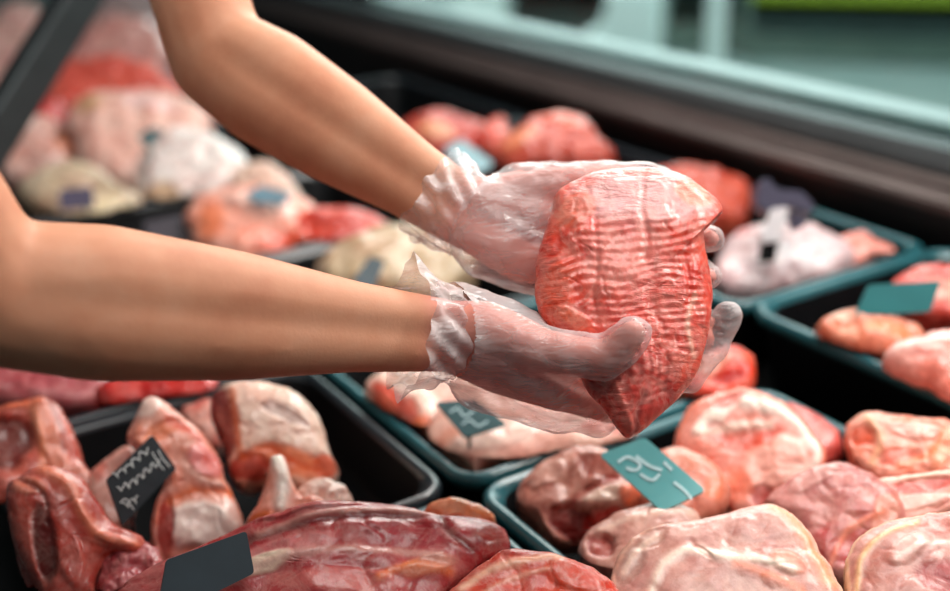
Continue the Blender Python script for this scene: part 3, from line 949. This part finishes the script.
meat('pork_offcut', 'pinkish offcut wedged between the upright chop and the white-rinded joint', 'meat offcut',
     [(182, 416), (196, 404), (214, 402), (222, 422), (220, 448), (204, 448)],
     z=-0.01, tilt=40, thick=0.024, under=0.035, base=(202, 120, 110), base2=(222, 170, 158), group=G1)
meat('pork_joint', 'thick joint with broad white fat rind standing at the right of the chop tray', 'pork joint',
     [(211, 402), (224, 388), (250, 382), (276, 384), (300, 394), (318, 418), (328, 448), (340, 474), (330, 488), (304, 494), (280, 486), (262, 482), (246, 484), (230, 472), (222, 440)],
     z=0.04, tilt=44, thick=0.046, under=0.06, base=(240, 216, 202), base2=(234, 204, 188), group=G1, nt=54, ns=160, centre=(276, 430), marble=.04, p=3.4,
     patches=[(220, 430, 20, 56, -8, (142, 62, 50), .95, -.004), (290, 468, 40, 14, 18, (222, 152, 118), .85, -.002), (250, 472, 24, 12, 0, (186, 92, 62), .9, -.004), (276, 392, 22, 6, 10, (222, 176, 150), .6), (286, 424, 30, 5, 25, (214, 192, 184), .7, -.003), (326, 472, 12, 12, 0, (206, 116, 76), .85)],
     seams=[([(234, 398), (238, 430), (242, 462)], 4, (210, 138, 104), .8, .002), ([(246, 462), (270, 456), (290, 468), (320, 476)], 4, (214, 128, 88), .8, -.004), ([(270, 410), (292, 420), (306, 432)], 2.5, (206, 180, 172), .7, -.003)])
meat('pork_offcut', 'folded pink offcut with a curled white fat strip below the white-rinded joint', 'meat offcut',
     [(246, 528), (256, 508), (266, 480), (272, 460), (284, 458), (292, 480), (304, 500), (322, 500), (340, 520), (300, 540), (262, 542)],
     z=0.022, tilt=42, thick=0.03, under=0.04, base=(228, 164, 146), base2=(216, 140, 118), group=G1, nt=36, ns=110,
     patches=[(262, 524, 16, 8, -20, (222, 132, 84), .85)], seams=[([(276, 462), (284, 482), (282, 512)], 7, (246, 226, 214), .95, .007)])
meat('pork_offcut', 'small pale whitish scrap right of the curled fat strip', 'meat offcut',
     [(296, 505), (304, 490), (324, 484), (344, 490), (352, 506), (340, 522), (312, 524)],
     z=0.01, tilt=30, thick=0.026, under=0.035, base=(226, 206, 196), base2=(206, 172, 160), group=G1, amp=.007, freq=30)

# ------------------------------------------------------------------ tray with the red slab, bottom
meat('beef_slab', 'large dark red slab with silvery membrane at the bottom edge', 'meat slab',
     [(110, 600), (140, 575), (190, 552), (240, 530), (290, 515), (336, 507), (400, 507), (440, 518), (482, 520), (506, 535), (502, 556), (474, 572), (446, 600), (430, 650), (300, 670), (180, 660), (112, 640)],
     z=0.03, tilt=28, thick=0.03, under=0.05, base=(172, 74, 76), base2=(156, 58, 62), nt=72, ns=220, centre=(320, 575), marble=.16, amp=.006, freq=12,
     patches=[(404, 548, 48, 16, -6, (158, 44, 56), .85, -.002), (290, 560, 50, 12, -14, (206, 122, 122), .75, .002), (264, 574, 36, 8, -18, (236, 196, 180), .85, .003), (340, 590, 60, 12, 0, (200, 110, 106), .7, .002),
              (486, 545, 20, 16, 0, (150, 66, 62), .85, .003), (428, 575, 30, 10, -12, (206, 128, 108), .7, .002), (300, 518, 70, 8, -8, (184, 88, 88), .7, .004), (180, 575, 40, 14, -24, (190, 92, 92), .6)],
     seams=[([(236, 556), (290, 540), (350, 528), (420, 524)], 5, (124, 40, 46), .9, -.007), ([(260, 545), (330, 524), (400, 518), (440, 520)], 3, (216, 150, 142), .7, .003), ([(440, 524), (450, 545), (470, 560)], 4, (112, 34, 36), .85, -.006),
            ([(230, 590), (300, 566), (380, 560), (440, 566)], 4, (218, 160, 152), .6, .002), ([(380, 586), (410, 575), (450, 580)], 4, (226, 130, 90), .6, .003)])
meat('fat_strip', 'orange fat strip curling over the teal rim behind the red slab', 'fat strip',
     [(424, 512), (436, 502), (458, 500), (482, 506), (496, 520), (480, 526), (456, 520), (438, 524)],
     z=0.035, tilt=34, thick=0.014, under=0.02, base=(224, 140, 96), base2=(238, 178, 140))
meat('beef_slab', 'bright orange-red slab with pale streak right of the dark red slab', 'meat slab',
     [(436, 612), (462, 582), (482, 564), (506, 551), (532, 553), (560, 558), (596, 572), (618, 592), (634, 620), (600, 660), (500, 670), (440, 650)],
     z=0.032, tilt=30, thick=0.03, under=0.05, base=(202, 84, 64), base2=(186, 66, 52), nt=54, ns=160, marble=.2,
     patches=[(520, 558, 22, 6, 8, (172, 44, 38), .85, .002), (575, 585, 30, 14, 20, (196, 80, 60), .8, .003)],
     seams=[([(462, 596), (490, 578), (530, 568), (560, 564)], 4.5, (232, 164, 140), .9, .003), ([(480, 605), (510, 588), (548, 578)], 3, (226, 150, 128), .6, .002)])

# ------------------------------------------------------------------ red meat in the dark tray past the chop tray
G1B = 'red pieces in the dark tray past the chop tray'
meat('beef_piece', 'blurred purplish-pink piece under the near forearm at left edge', 'meat piece',
     [(-40, 380), (0, 360), (50, 356), (92, 368), (110, 388), (92, 408), (50, 412), (0, 408), (-40, 410)], z=0.0, tilt=26, thick=0.035, under=0.04,
     base=(164, 84, 90), base2=(190, 118, 122), group=G1B, patches=[(45, 372, 40, 8, 5, (206, 140, 144), .7)])
meat('beef_piece', 'blurred bright red piece under the near forearm left of white-rinded joint', 'meat piece',
     [(94, 396), (120, 382), (165, 376), (205, 378), (222, 392), (205, 404), (160, 408), (112, 412)], z=0.0, tilt=24, thick=0.032, under=0.04,
     base=(190, 56, 50), base2=(170, 42, 42), group=G1B)

# ------------------------------------------------------------------ raised trays, right
G4 = 'pink pieces in the raised right tray'
meat('pork_piece', 'orange-pink piece at the front left of the raised right tray', 'pork piece',
     [(816, 328), (838, 314), (870, 318), (904, 322), (926, 334), (912, 352), (874, 356), (838, 346)], z=0.055, tilt=26, thick=0.026, under=0.08,
     base=(226, 154, 128), base2=(216, 130, 102), group=G4, amp=.008, freq=20, rough=.15, p=3.2, patches=[(846, 324, 22, 7, 10, (238, 178, 156), .8, .003), (885, 338, 26, 8, 8, (230, 150, 112), .8)])
meat('pork_piece', 'pale pink piece at the right edge of the raised right tray', 'pork piece',
     [(880, 360), (900, 343), (940, 335), (1000, 328), (1010, 420), (968, 414), (920, 384)], z=0.065, tilt=24, thick=0.03, under=0.09,
     base=(236, 178, 168), base2=(228, 158, 148), group=G4, amp=.008, freq=20, rough=.15, p=3.2, patches=[(920, 352, 36, 8, -8, (246, 208, 200), .8, .003), (940, 385, 30, 10, 30, (226, 140, 124), .7)])
meat('pork_piece', 'reddish piece behind the plain teal card in raised tray', 'pork piece',
     [(892, 292), (912, 272), (948, 266), (990, 268), (996, 326), (950, 322), (916, 314)], z=0.05, tilt=28, thick=0.03, under=0.08,
     base=(212, 96, 84), base2=(196, 76, 68), group=G4, amp=.008, freq=20, rough=.15, p=3.2, patches=[(935, 300, 26, 10, 0, (232, 160, 146), .8, .003)])
G5 = 'whitish meat in the raised tray with the clip'
meat('pork_piece', 'whitish mound of pale meat beneath the ticket clip', 'pork piece',
     [(712, 278), (722, 248), (745, 232), (782, 226), (820, 232), (848, 246), (846, 268), (815, 284), (770, 292), (730, 294)], z=0.03, tilt=22, thick=0.04, under=0.09,
     base=(220, 204, 206), base2=(212, 186, 188), group=G5, amp=.009, freq=18, rough=.2, p=3.2, marble=.02, patches=[(740, 240, 20, 10, 0, (224, 160, 160), .7), (790, 270, 36, 10, 0, (246, 238, 240), .8, .003)])
meat('pork_piece', 'pink piece beside the whitish mound at the raised tray end', 'pork piece',
     [(832, 246), (856, 238), (884, 250), (898, 262), (880, 274), (846, 280), (828, 268)], z=0.025, tilt=22, thick=0.03, under=0.08,
     base=(226, 160, 150), base2=(216, 136, 122), group=G5, amp=.009, freq=18, rough=.2)
GF = 'orange-red meat under the front rail'
meat('beef_piece', 'large orange-red piece beside the pale blue card under the rail', 'meat piece',
     [(496, 158), (508, 136), (530, 124), (556, 117), (584, 122), (604, 140), (614, 162), (585, 174), (540, 172), (510, 172)], z=0.07, tilt=34, thick=0.05, under=0.12,
     base=(184, 78, 58), base2=(166, 60, 46), group=GF, amp=.010, freq=16, rough=.22, p=3.0, patches=[(565, 132, 30, 10, 15, (224, 110, 88), .8, .004), (520, 150, 20, 10, -20, (214, 130, 100), .8, .004)])
meat('beef_piece', 'orange-red piece touching the far forearm left of the pale blue card', 'meat piece',
     [(404, 134), (416, 118), (444, 113), (474, 120), (490, 134), (480, 150), (450, 156), (420, 150)], z=0.06, tilt=30, thick=0.045, under=0.12,
     base=(178, 66, 52), base2=(160, 50, 42), group=GF, amp=.010, freq=16, rough=.22, p=3.0, patches=[(436, 140, 20, 8, 10, (216, 150, 120), .7)])
meat('beef_piece', 'small reddish lump between the two larger orange-red pieces under rail', 'meat piece',
     [(478, 138), (490, 122), (506, 122), (516, 140), (508, 156), (488, 158)], z=0.05, tilt=34, thick=0.04, under=0.11, base=(196, 76, 64), base2=(212, 120, 104), group=GF, amp=.010, freq=16, rough=.22, p=3.0)
meat('beef_piece', 'orange-red piece showing behind the top right of the held meat', 'meat piece',
     [(640, 190), (664, 170), (704, 168), (738, 180), (752, 204), (738, 224), (700, 228), (664, 216)], z=0.03, tilt=26, thick=0.045, under=0.10,
     base=(188, 80, 52), base2=(172, 60, 42), group=GF, amp=.010, freq=16, rough=.22, p=3.0)

# ------------------------------------------------------------------ far left trays
GL = 'blurred joints in the far left trays'
def far(label, ol, base, base2, z=0.02, tilt=34, thick=0.045, under=0.09, **k):
    c = np.mean(ol, 0)
    ol = [tuple(c + (np.array(q) - c) * 1.10) for q in ol]
    return meat('meat_joint', label, 'meat joint', ol, z=z, tilt=tilt, thick=thick, under=under, base=base, base2=base2, group=GL, nt=30, ns=100, amp=.011, freq=13, rough=.2, p=3.0, crease=.003, **k)
far('pinkish-white joint at far left edge beside the slanting brace', [(0, 155), (14, 132), (44, 122), (74, 134), (90, 155), (72, 172), (36, 182), (6, 178)], (234, 204, 196), (222, 176, 164), patches=[(70, 150, 16, 12, 0, (230, 160, 126), .8)])
far('beige joint with the dusky purple card at far left', [(22, 194), (46, 172), (76, 166), (112, 184), (142, 206), (138, 234), (100, 240), (58, 222)], (196, 176, 152), (208, 192, 170), z=0.01, patches=[(112, 218, 28, 14, 10, (240, 222, 190), .8)])
far('big pink-white joint with the small dark blue card', [(70, 118), (94, 98), (130, 92), (172, 99), (206, 118), (200, 142), (165, 166), (130, 182), (96, 172), (78, 142)], (236, 198, 186), (228, 178, 166), z=0.05, patches=[(90, 112, 16, 10, 0, (206, 170, 130), .7), (150, 110, 30, 8, 8, (240, 206, 202), .8)])
far('white joint between the big pink-white joint and the far forearm', [(138, 178), (150, 148), (178, 131), (216, 140), (244, 165), (240, 186), (208, 202), (172, 217), (148, 203)], (236, 228, 224), (224, 210, 206), z=0.03, marble=.03, patches=[(165, 202, 20, 12, 0, (196, 168, 130), .7)])
far('pink and orange joint between the forearms under the blue-grey card', [(195, 218), (214, 196), (250, 191), (300, 204), (322, 224), (328, 246), (292, 264), (242, 266), (204, 252)], (238, 180, 164), (230, 158, 138), z=0.01, thick=.05, patches=[(290, 250, 40, 9, -12, (216, 100, 52), .9), (212, 230, 14, 20, 0, (226, 140, 104), .8), (260, 215, 36, 10, 12, (244, 204, 192), .8, .004)])
far('bright red joint under the far forearm near its wrist', [(290, 224), (326, 212), (362, 216), (386, 232), (360, 252), (318, 264), (296, 250)], (204, 80, 64), (186, 60, 50), z=0.0)
far('beige fatty cut between near glove and far forearm', [(322, 270), (344, 246), (380, 232), (416, 230), (460, 238), (470, 262), (446, 290), (400, 296), (348, 294)], (198, 180, 156), (186, 164, 136), z=0.0, tilt=20, marble=.03)
far('pale sliver showing through right under the far forearm', [(232, 182), (252, 166), (274, 168), (300, 190), (296, 206), (262, 204)], (226, 206, 192), (214, 186, 170), z=0.02)
far('long red joint behind the big pink-white joint', [(44, 108), (52, 82), (76, 64), (112, 60), (152, 70), (176, 92), (142, 102), (98, 104), (70, 118)], (210, 96, 80), (196, 78, 66), z=0.06)
far('small deep red joint just right of the slanting brace', [(8, 128), (26, 110), (56, 104), (66, 118), (50, 134), (22, 140)], (188, 58, 56), (172, 44, 48), z=0.03)
far('pale pink joint behind the long red joint', [(66, 66), (82, 36), (114, 18), (150, 26), (164, 52), (150, 74), (108, 74)], (218, 168, 160), (206, 150, 146), z=0.08)
far('dull greyish joint at the top left between brace and far elbow', [(84, 26), (94, 4), (124, -8), (160, 0), (172, 26), (150, 42), (110, 38)], (150, 136, 138), (172, 152, 152), z=0.12)
far('pale pinkish joint left of the slanting brace at top left corner', [(-30, 60), (-10, 24), (20, 6), (40, 20), (24, 60), (0, 92), (-30, 100)], (212, 176, 168), (200, 150, 146), z=0.08)

# ------------------------------------------------------------------ the person
def V(*a): return Vector(P(*a))

person = None
W_R, W_L = V(440, 335, .93), V(468, 216, 1.0)
EL_R, EL_L = V(-14, 292, .76), V(218, 56, 1.09)
SH_R, SH_L = V(-235, -70, .66), V(118, -255, 1.10)
CHEST = (SH_R + SH_L) / 2 + Vector((-.03, -.04, .02))
RIBS = Vector((-1.13, 0.05, 1.45))
MIDB = Vector((-1.20, -0.05, 1.26))
HIP = Vector((-1.27, -0.25, 1.0))


def mid(a, b, t): return a.lerp(b, t)


def cam_shift(v, dx, dy):
    """offset in metres towards the right / down of the viewer"""
    return v + Vector(RX[:, 0]) * dx - Vector(RX[:, 1]) * dy


def arm(wrist, elbow, shoulder, k=1.0, wd=0.012):
    # two strands side by side flatten the wrist; a belly of muscle below the elbow
    ax = (wrist - elbow).normalized()
    side = ax.cross(Vector(RX[:, 2])).normalized()
    L = []
    for s in (-1, 1):
        L.append([(elbow + side * s * .006, .043 * k), (mid(elbow, wrist, .22) + side * s * .013, .0425 * k), (mid(elbow, wrist, .5) + side * s * .013, .0355 * k),
                  (mid(elbow, wrist, .78) + side * s * .012, .0240 * k), (wrist + side * s * wd, .0185 * k)])
    L.append([(elbow, .047 * k), (mid(elbow, shoulder, .3), .046 * k), (mid(elbow, shoulder, .6), .050 * k), (shoulder, .058)])
    return L


def hand(chains_px):
    return [[(V(x, y, d), r) for x, y, d, r in c] for c in chains_px]


# near (right) hand: palm up, thumb closed over the front of the meat
R_PALM = [[(440, 322, .922, .018), (485, 326, .915, .021), (530, 345, .905, .0195)],
          [(440, 345, .935, .019), (500, 372, .935, .019), (560, 398, .935, .0125)],
          [(440, 340, .94, .019), (505, 362, .955, .019), (566, 386, .958, .012)],
          [(440, 335, .945, .018), (505, 350, .965, .018), (562, 370, .982, .0115)],
          [(440, 330, .945, .017), (500, 335, .97, .016), (552, 352, 1.0, .0105)],
          [(485, 330, .92, .020), (520, 378, .93, .018)]]
R_THUMB = [[(478, 328, .915, .021), (535, 350, .897, .0185), (604, 359, .884, .0145), (618, 350, .880, .0135), (633, 333, .874, .0115)]]
R_FING = [[(560, 398, .935, .0115), (615, 414, .957, .0100), (655, 398, .965, .0092), (684, 374, .963, .0082)],
          [(566, 386, .958, .0115), (632, 392, .982, .0100), (678, 368, .98, .0092), (708, 340, .962, .0080)],
          [(562, 370, .982, .0108), (632, 366, 1.005, .0095), (682, 342, .99, .0088), (708, 322, .972, .0078)],
          [(552, 352, 1.0, .0095), (606, 346, 1.02, .0085), (645, 326, 1.018, .0078), (672, 310, 1.01, .0070)]]
# far (left) hand: palm up under the upper half of the meat
L_PALM = [[(470, 200, 1.0, .018), (520, 192, 1.015, .020), (590, 194, 1.045, .0125)],
          [(470, 212, 1.0, .019), (525, 216, 1.02, .019), (598, 222, 1.035, .0125)],
          [(470, 222, 1.0, .019), (525, 240, 1.01, .019), (598, 250, 1.018, .0120)],
          [(470, 232, .995, .018), (520, 262, .99, .0185), (588, 276, .998, .0110)],
          [(490, 205, .995, .020), (540, 212, .99, .0185)]]
L_THUMB = [[(500, 198, .995, .019), (548, 186, .988, .0165), (604, 180, .985, .0140), (646, 178, .975, .0110)]]
L_FING = [[(590, 194, 1.045, .0115), (650, 198, 1.05, .0100), (690, 206, 1.03, .0090), (706, 214, 1.01, .0078)],
          [(598, 222, 1.035, .0115), (658, 228, 1.04, .0100), (694, 234, 1.01, .0092), (711, 239, .965, .0085)],
          [(598, 250, 1.018, .0108), (658, 258, 1.02, .0095), (694, 268, .99, .0088), (709, 277, .955, .0080)],
          [(588, 276, .998, .0095), (640, 286, 1.0, .0085), (676, 300, .98, .0078), (696, 308, .962, .0070)]]

body = arm(W_R, EL_R, SH_R, 1.0) + arm(W_L, EL_L, SH_L, 1.0)
body += hand(R_PALM + R_THUMB + R_FING) + hand(L_PALM + L_THUMB + L_FING)
NECK = CHEST + Vector((0.0, 0.0, 0.10))
HEAD = NECK + Vector((0.03, 0.03, 0.15))
FWD = (Vector((-0.7, 0.55, 1.2)) - HEAD); FWD.z = -0.25; FWD.normalize()
SIDE = FWD.cross(Vector((0, 0, 1))).normalized()
body += [[(SH_R, .055), (CHEST, .085), (SH_L, .055)], [(CHEST, .075), (RIBS, .105), (MIDB, .12), (HIP, .13)],
         [(CHEST, .06), (NECK, .056), (HEAD - Vector((0, 0, .05)), .06)],
         [(HEAD, .078), (HEAD + Vector((0, 0, .05)), .082)], [(HEAD + FWD * .03 - Vector((0, 0, .06)), .048), (HEAD + FWD * .02, .07)],
         [(HEAD + FWD * .085 + Vector((0, 0, .02)), .009), (HEAD + FWD * .105 - Vector((0, 0, .018)), .013)]]
for s in (-1, 1):
    hp = HIP + SIDE * s * .09
    body += [[(HIP, .11), (hp, .10), (hp + Vector((0.0, 0.02, -.46)), .065), (hp + Vector((0, -.02, -.92)), .045)],
             [(hp + Vector((0, -.02, -.94)), .042), (hp + FWD * .14 + Vector((0, 0, -.95)), .034)],
             [(HEAD + SIDE * s * .078 + Vector((0, 0, .012)), .010), (HEAD + SIDE * s * .082 - Vector((0, 0, .02)), .008)],
             [(HEAD + FWD * .072 + SIDE * s * .032 + Vector((0, 0, .03)), .012), (HEAD + FWD * .074 + SIDE * s * .030 + Vector((0, 0, .03)), .012)]]
body += [[(HEAD + FWD * .074 + SIDE * -.02 - Vector((0, 0, .05)), .008), (HEAD + FWD * .080 - Vector((0, 0, .05)), .010), (HEAD + FWD * .074 + SIDE * .02 - Vector((0, 0, .05)), .008)]]
me = organic(body, 0.0042, smooth=9)
co_ = np.empty(len(me.vertices) * 3); me.vertices.foreach_get('co', co_); co_ = co_.reshape(-1, 3)
pa = me.attributes.new('palm', 'FLOAT', 'POINT')                # palms and fingers are pinker than the forearms
pv = np.zeros(len(co_))
for w_, e_ in ((W_R, EL_R), (W_L, EL_L)):
    ax_ = np.array((w_ - e_).normalized()); dd_ = (co_ - np.array(w_)) @ ax_
    near_ = np.linalg.norm(co_ - np.array(w_), axis=1) < .30
    pv = np.maximum(pv, sstep(-0.01, 0.04, dd_) * near_)
for w_, e_ in ((W_R, EL_R), (W_L, EL_L)):
    a_, b_ = np.array(e_), np.array(w_); L2 = ((b_ - a_) ** 2).sum()
    t_ = ((co_ - a_) @ (b_ - a_)) / L2
    off_ = np.linalg.norm(co_ - (a_ + (b_ - a_) * np.clip(t_, -.2, 1)[:, None]), axis=1)
    pv = np.where((t_ < 1.0) & (off_ < .068), pv * sstep(0.90, 1.0, t_), pv)
pa.data.foreach_set('value', pv)
person = link('person', me, SKIN)
tag(person, 'person in clear plastic gloves reaching in from the left with bare forearms, holding raw meat', 'person')

SHIRT = plain('white_work_shirt', srgb(214, 214, 210), rough=0.85, var=0.05, bump=.3)
TROUS = plain('dark_trousers', srgb(40, 42, 48), rough=0.9, var=0.1)
HAIR = plain('brown_hair', srgb(62, 44, 34), rough=0.6, var=0.3, scale=90)
sh = [[(SH_R, .055), (CHEST, .085), (SH_L, .055)], [(CHEST, .075), (RIBS, .105), (MIDB, .12), (HIP, .13)],
      [(SH_R, .058), (mid(SH_R, EL_R, .38), .052)], [(SH_L, .058), (mid(SH_L, EL_L, .30), .054)]]
link('work_shirt', organic(sh, 0.012, smooth=4, grow=.012), SHIRT, person)
tr = []
for s in (-1, 1):
    hp = HIP + SIDE * s * .09
    tr += [[(HIP, .115), (hp, .105), (hp + Vector((0.0, 0.02, -.46)), .075), (hp + Vector((0, -.02, -.90)), .06)]]
link('trousers', organic(tr, 0.012, smooth=4, grow=.010), TROUS, person)
link('hair', organic([[(HEAD - FWD * .015 + Vector((0, 0, .03)), .084), (HEAD - FWD * .008 + Vector((0, 0, .075)), .074)]], 0.008, smooth=3), HAIR, person)


# the gloves: loose clear film around each hand, open at the wrist
def glove(chains, slack, wrist, elbow, cuff_len, spikes, seed, r0=(.034, .037), flare=1.28):
    ch = hand(chains) + hand(slack)
    g = organic(ch, 0.003, smooth=7, grow=0.0032)
    n = len(g.vertices)
    co = np.empty(n * 3); g.vertices.foreach_get('co', co); co = co.reshape(-1, 3)
    no = np.empty(n * 3); g.vertices.foreach_get('normal', no); no = no.reshape(-1, 3)
    w = np.array([noise.ridged_multi_fractal(Vector(c * 34 + seed), 0.9, 2.1, 3, 1.0, 2.0) for c in co])
    w2 = np.array([noise.noise(Vector(c * 60 + seed)) for c in co])
    co = co + no * ((np.clip(w, 0, 2.5) - 1.0) * 0.0014 + w2 * 0.0012)[:, None]
    g.vertices.foreach_set('co', co.ravel())
    ax = np.array((wrist - elbow).normalized())
    bm = bmesh.new(); bm.from_mesh(g)
    wv = np.array(wrist)
    bmesh.ops.delete(bm, geom=[v for v in bm.verts if (np.array(v.co) - wv) @ ax < 0.002], context='VERTS')
    # cuff: a ruffled open tube
    u = np.array(RX[:, 1]); u = u - ax * (u @ ax); u /= np.linalg.norm(u)
    s = np.cross(ax, u)
    M_, N_ = 22, 96
    ring = []
    for i in range(M_):
        t = i / (M_ - 1)
        row = []
        for j in range(N_):
            th = 2 * math.pi * j / N_
            ext = 0.0; lift = 0.0
            for (a0, wd, e, l) in spikes:
                d_ = abs((th - a0 + math.pi) % (2 * math.pi) - math.pi)
                ext += e * math.exp(-(d_ / wd) ** 2); lift += l * math.exp(-(d_ / wd) ** 2)
            k = 1.0 + (flare - 1) * t ** 1.2
            ruff = 0.0035 * t * math.sin(7 * th + 2.2 * math.sin(3 * th + seed)) + 0.002 * math.sin(13 * th + 9 * t + seed)
            rr_ = noise.noise(Vector((math.cos(th) * 2.2, math.sin(th) * 2.2, t * 3 + seed))) * 0.004
            pos = wv + ax * (0.008 - (cuff_len + ext + 0.006 * noise.noise(Vector((th * 2, seed, 0)))) * t)
            pos = pos + u * math.cos(th) * (r0[0] * k + ruff + rr_ + lift * t ** 1.5) + s * math.sin(th) * (r0[1] * k + ruff + rr_)
            row.append(bm.verts.new(pos))
        ring.append(row)
    for i in range(M_ - 1):
        for j in range(N_):
            bm.faces.new((ring[i][j], ring[i][(j + 1) % N_], ring[i + 1][(j + 1) % N_], ring[i + 1][j]))
    me = bpy.data.meshes.new('glove')
    bm.to_mesh(me); bm.free()
    return link('glove', me, FILM, person)


R_SLACK = [[(452, 333, .93, .039), (500, 346, .925, .036), (545, 376, .92, .028), (590, 410, .935, .014)], [(480, 378, .94, .024), (560, 408, .94, .019)], [(560, 405, .935, .015), (600, 424, .945, .009)],
           [(708, 340, .962, .010), (720, 326, .955, .0115), (727, 316, .953, .010)], [(690, 380, .955, .009), (716, 345, .955, .009)], [(470, 325, .925, .026), (520, 335, .915, .02)]]
L_SLACK = [[(480, 215, 1.0, .037), (530, 225, 1.0, .034)], [(490, 240, .985, .032), (540, 264, .98, .026)], [(520, 195, 1.0, .026), (590, 182, .995, .016), (660, 178, .985, .009)], [(500, 250, .985, .022), (545, 270, .985, .016)]]
glove(R_PALM + R_THUMB + R_FING, R_SLACK, W_R, EL_R, 0.038, [(0.1, .28, .004, .018), (-0.7, .22, .010, .006), (3.0, .5, .006, .006), (1.7, .3, .006, 0)], 3.3, (.0385, .041), 1.14)
glove(L_PALM + L_THUMB + L_FING, L_SLACK, W_L, EL_L, 0.040, [(0.4, .5, .006, .004), (2.6, .5, .012, .006)], 8.1, (.036, .040), 1.12)

# ------------------------------------------------------------------ the held meat
PL = [P(640, 175, .952), P(560, 330, .912), P(700, 330, .918)]
nrm = np.cross(PL[1] - PL[0], PL[2] - PL[0]); nrm /= np.linalg.norm(nrm)
if nrm @ (CAM - PL[0]) < 0: nrm = -nrm


def grooves(px, pos):
    x, y = px[:, 0], px[:, 1]
    out = np.zeros(len(px))
    wob = np.array([noise.noise(Vector((a / 40, b / 40, 3.0))) for a, b in px])
    wob2 = np.array([noise.noise(Vector((a / 14, b / 22, 7.0))) for a, b in px])
    # long shallow furrows down the length
    for x0, k in ((588, .02), (640, .10), (676, .14)):
        xc = x0 + k * (y - 220) + wob * 14
        out -= 0.0012 * np.exp(-((x - xc) / 4.5) ** 2)
    # short cross ridges, strongest on the left and the middle
    m = np.clip(0.55 + 0.9 * wob2, 0, 1.2) * sstep(200, 240, y) * (1 - sstep(335, 400, y) * .6)
    out += 0.0006 * m * np.sin(2 * np.pi * (y + wob * 9 + (x - 600) * .12) / 8.5)
    m2 = sstep(320, 370, y)
    out += 0.0005 * m2 * np.sin(2 * np.pi * (x + wob * 10 + (y - 340) * .15) / 11)
    return out


meat('held_meat', 'large raw red fillet with cross-grain ridges held up in both gloved hands', 'meat',
     [(560, 190), (600, 172), (642, 169), (676, 174), (699, 187), (716, 200), (722, 212), (710, 221), (702, 234), (707, 264), (711, 300), (707, 336), (699, 366), (682, 395), (655, 419), (631, 437), (617, 428), (604, 410), (590, 394), (578, 374), (572, 352), (556, 334), (543, 318), (535, 295), (537, 262), (543, 236), (550, 212)],
     plane=(PL[0], nrm), thick=0.022, under=0.016, base=(220, 86, 68), base2=(204, 68, 56), centre=(632, 300), nt=110, ns=420, amp=.0028, freq=26, p=2.6, marble=.22, mat=HERO, ridge=grooves, rough=.03, crease=.0008,
     patches=[(640, 202, 72, 36, 0, (242, 166, 162), .85, .001), (622, 262, 44, 46, 0, (232, 128, 118), .75), (690, 198, 22, 16, 20, (228, 128, 98), .7, .0), (575, 215, 22, 16, -40, (226, 106, 82), .8, .001),  # pale upper patches: membrane, plus sheen painted into the colour
              (552, 300, 18, 40, 8, (220, 92, 68), .7, .002), (572, 325, 24, 9, 30, (230, 112, 86), .8, .002), (640, 390, 40, 40, 0, (190, 54, 50), .8, 0), (632, 330, 60, 30, 0, (206, 76, 68), .5), (640, 178, 26, 6, 5, (214, 100, 90), .8, -.001), (600, 380, 16, 24, 20, (170, 44, 46), .8, -.003)],
     seams=[([(690, 300), (682, 330), (690, 360)], 3, (240, 170, 150), .7, .001), ([(640, 400), (634, 415), (632, 432)], 4, (160, 36, 38), .8, -.004), ([(612, 390), (622, 412), (630, 432)], 3.5, (232, 110, 96), .7, .003)])
# ------------------------------------------------------------------ light and camera
def area(name, loc, rot, sx, sy, power, col):
    l = bpy.data.lights.new(name, 'AREA')
    l.shape = 'RECTANGLE'; l.size = sx; l.size_y = sy; l.energy = power; l.color = col
    o = bpy.data.objects.new(name, l); COL.objects.link(o)
    o.location = loc
    o.rotation_euler = rot
    return o


def aim(o, target):
    o.rotation_euler = (Vector(target) - o.location).to_track_quat('-Z', 'Y').to_euler()


k = area('case_strip_lamp', (-0.95, 1.18, 1.98), (0, 0, 0), 2.6, 0.20, 30, (1.0, 0.94, 0.88))
aim(k, (-0.95, 0.55, 1.0))
area('overhead_fill', (-0.2, 0.55, 2.9), (0, 0, 0), 1.2, 0.8, 18, (1.0, 0.96, 0.92))  # added fill, unseen: brightens the faces of the held meat and steaks
area('sales_floor_lamp', (-6.5, 6.0, 3.1), (0, 0, 0), 7, 5, 820, (0.94, 1.0, 0.985))
area('ledge_ceiling_lamp', (-2.5, 2.6, 3.1), (0, 0, 0), 4, 0.6, 36, (0.94, 1.0, 0.985))

w = bpy.data.worlds.new('shop_ambience')
bpy.context.scene.world = w
w.use_nodes = True
w.node_tree.nodes['Background'].inputs[0].default_value = (0.62, 0.74, 0.76, 1)
w.node_tree.nodes['Background'].inputs[1].default_value = 0.08

cam = bpy.data.cameras.new('camera')
co = bpy.data.objects.new('camera', cam)
COL.objects.link(co)
M4 = Matrix([list(r) + [0] for r in RX.tolist()] + [[0, 0, 0, 1]])
M4.translation = Vector(CAM)
co.matrix_world = M4
cam.sensor_width = 36.0
cam.lens = FPX / 950 * 36.0
cam.clip_start = 0.02
cam.dof.use_dof = True
cam.dof.focus_distance = 0.90
cam.dof.aperture_fstop = 1.9
bpy.context.scene.camera = co

vs = bpy.context.scene.view_settings
vs.view_transform = 'Standard'
vs.look = 'None'
vs.exposure = 0.0
vs.gamma = 1.0
vs.use_curve_mapping = False
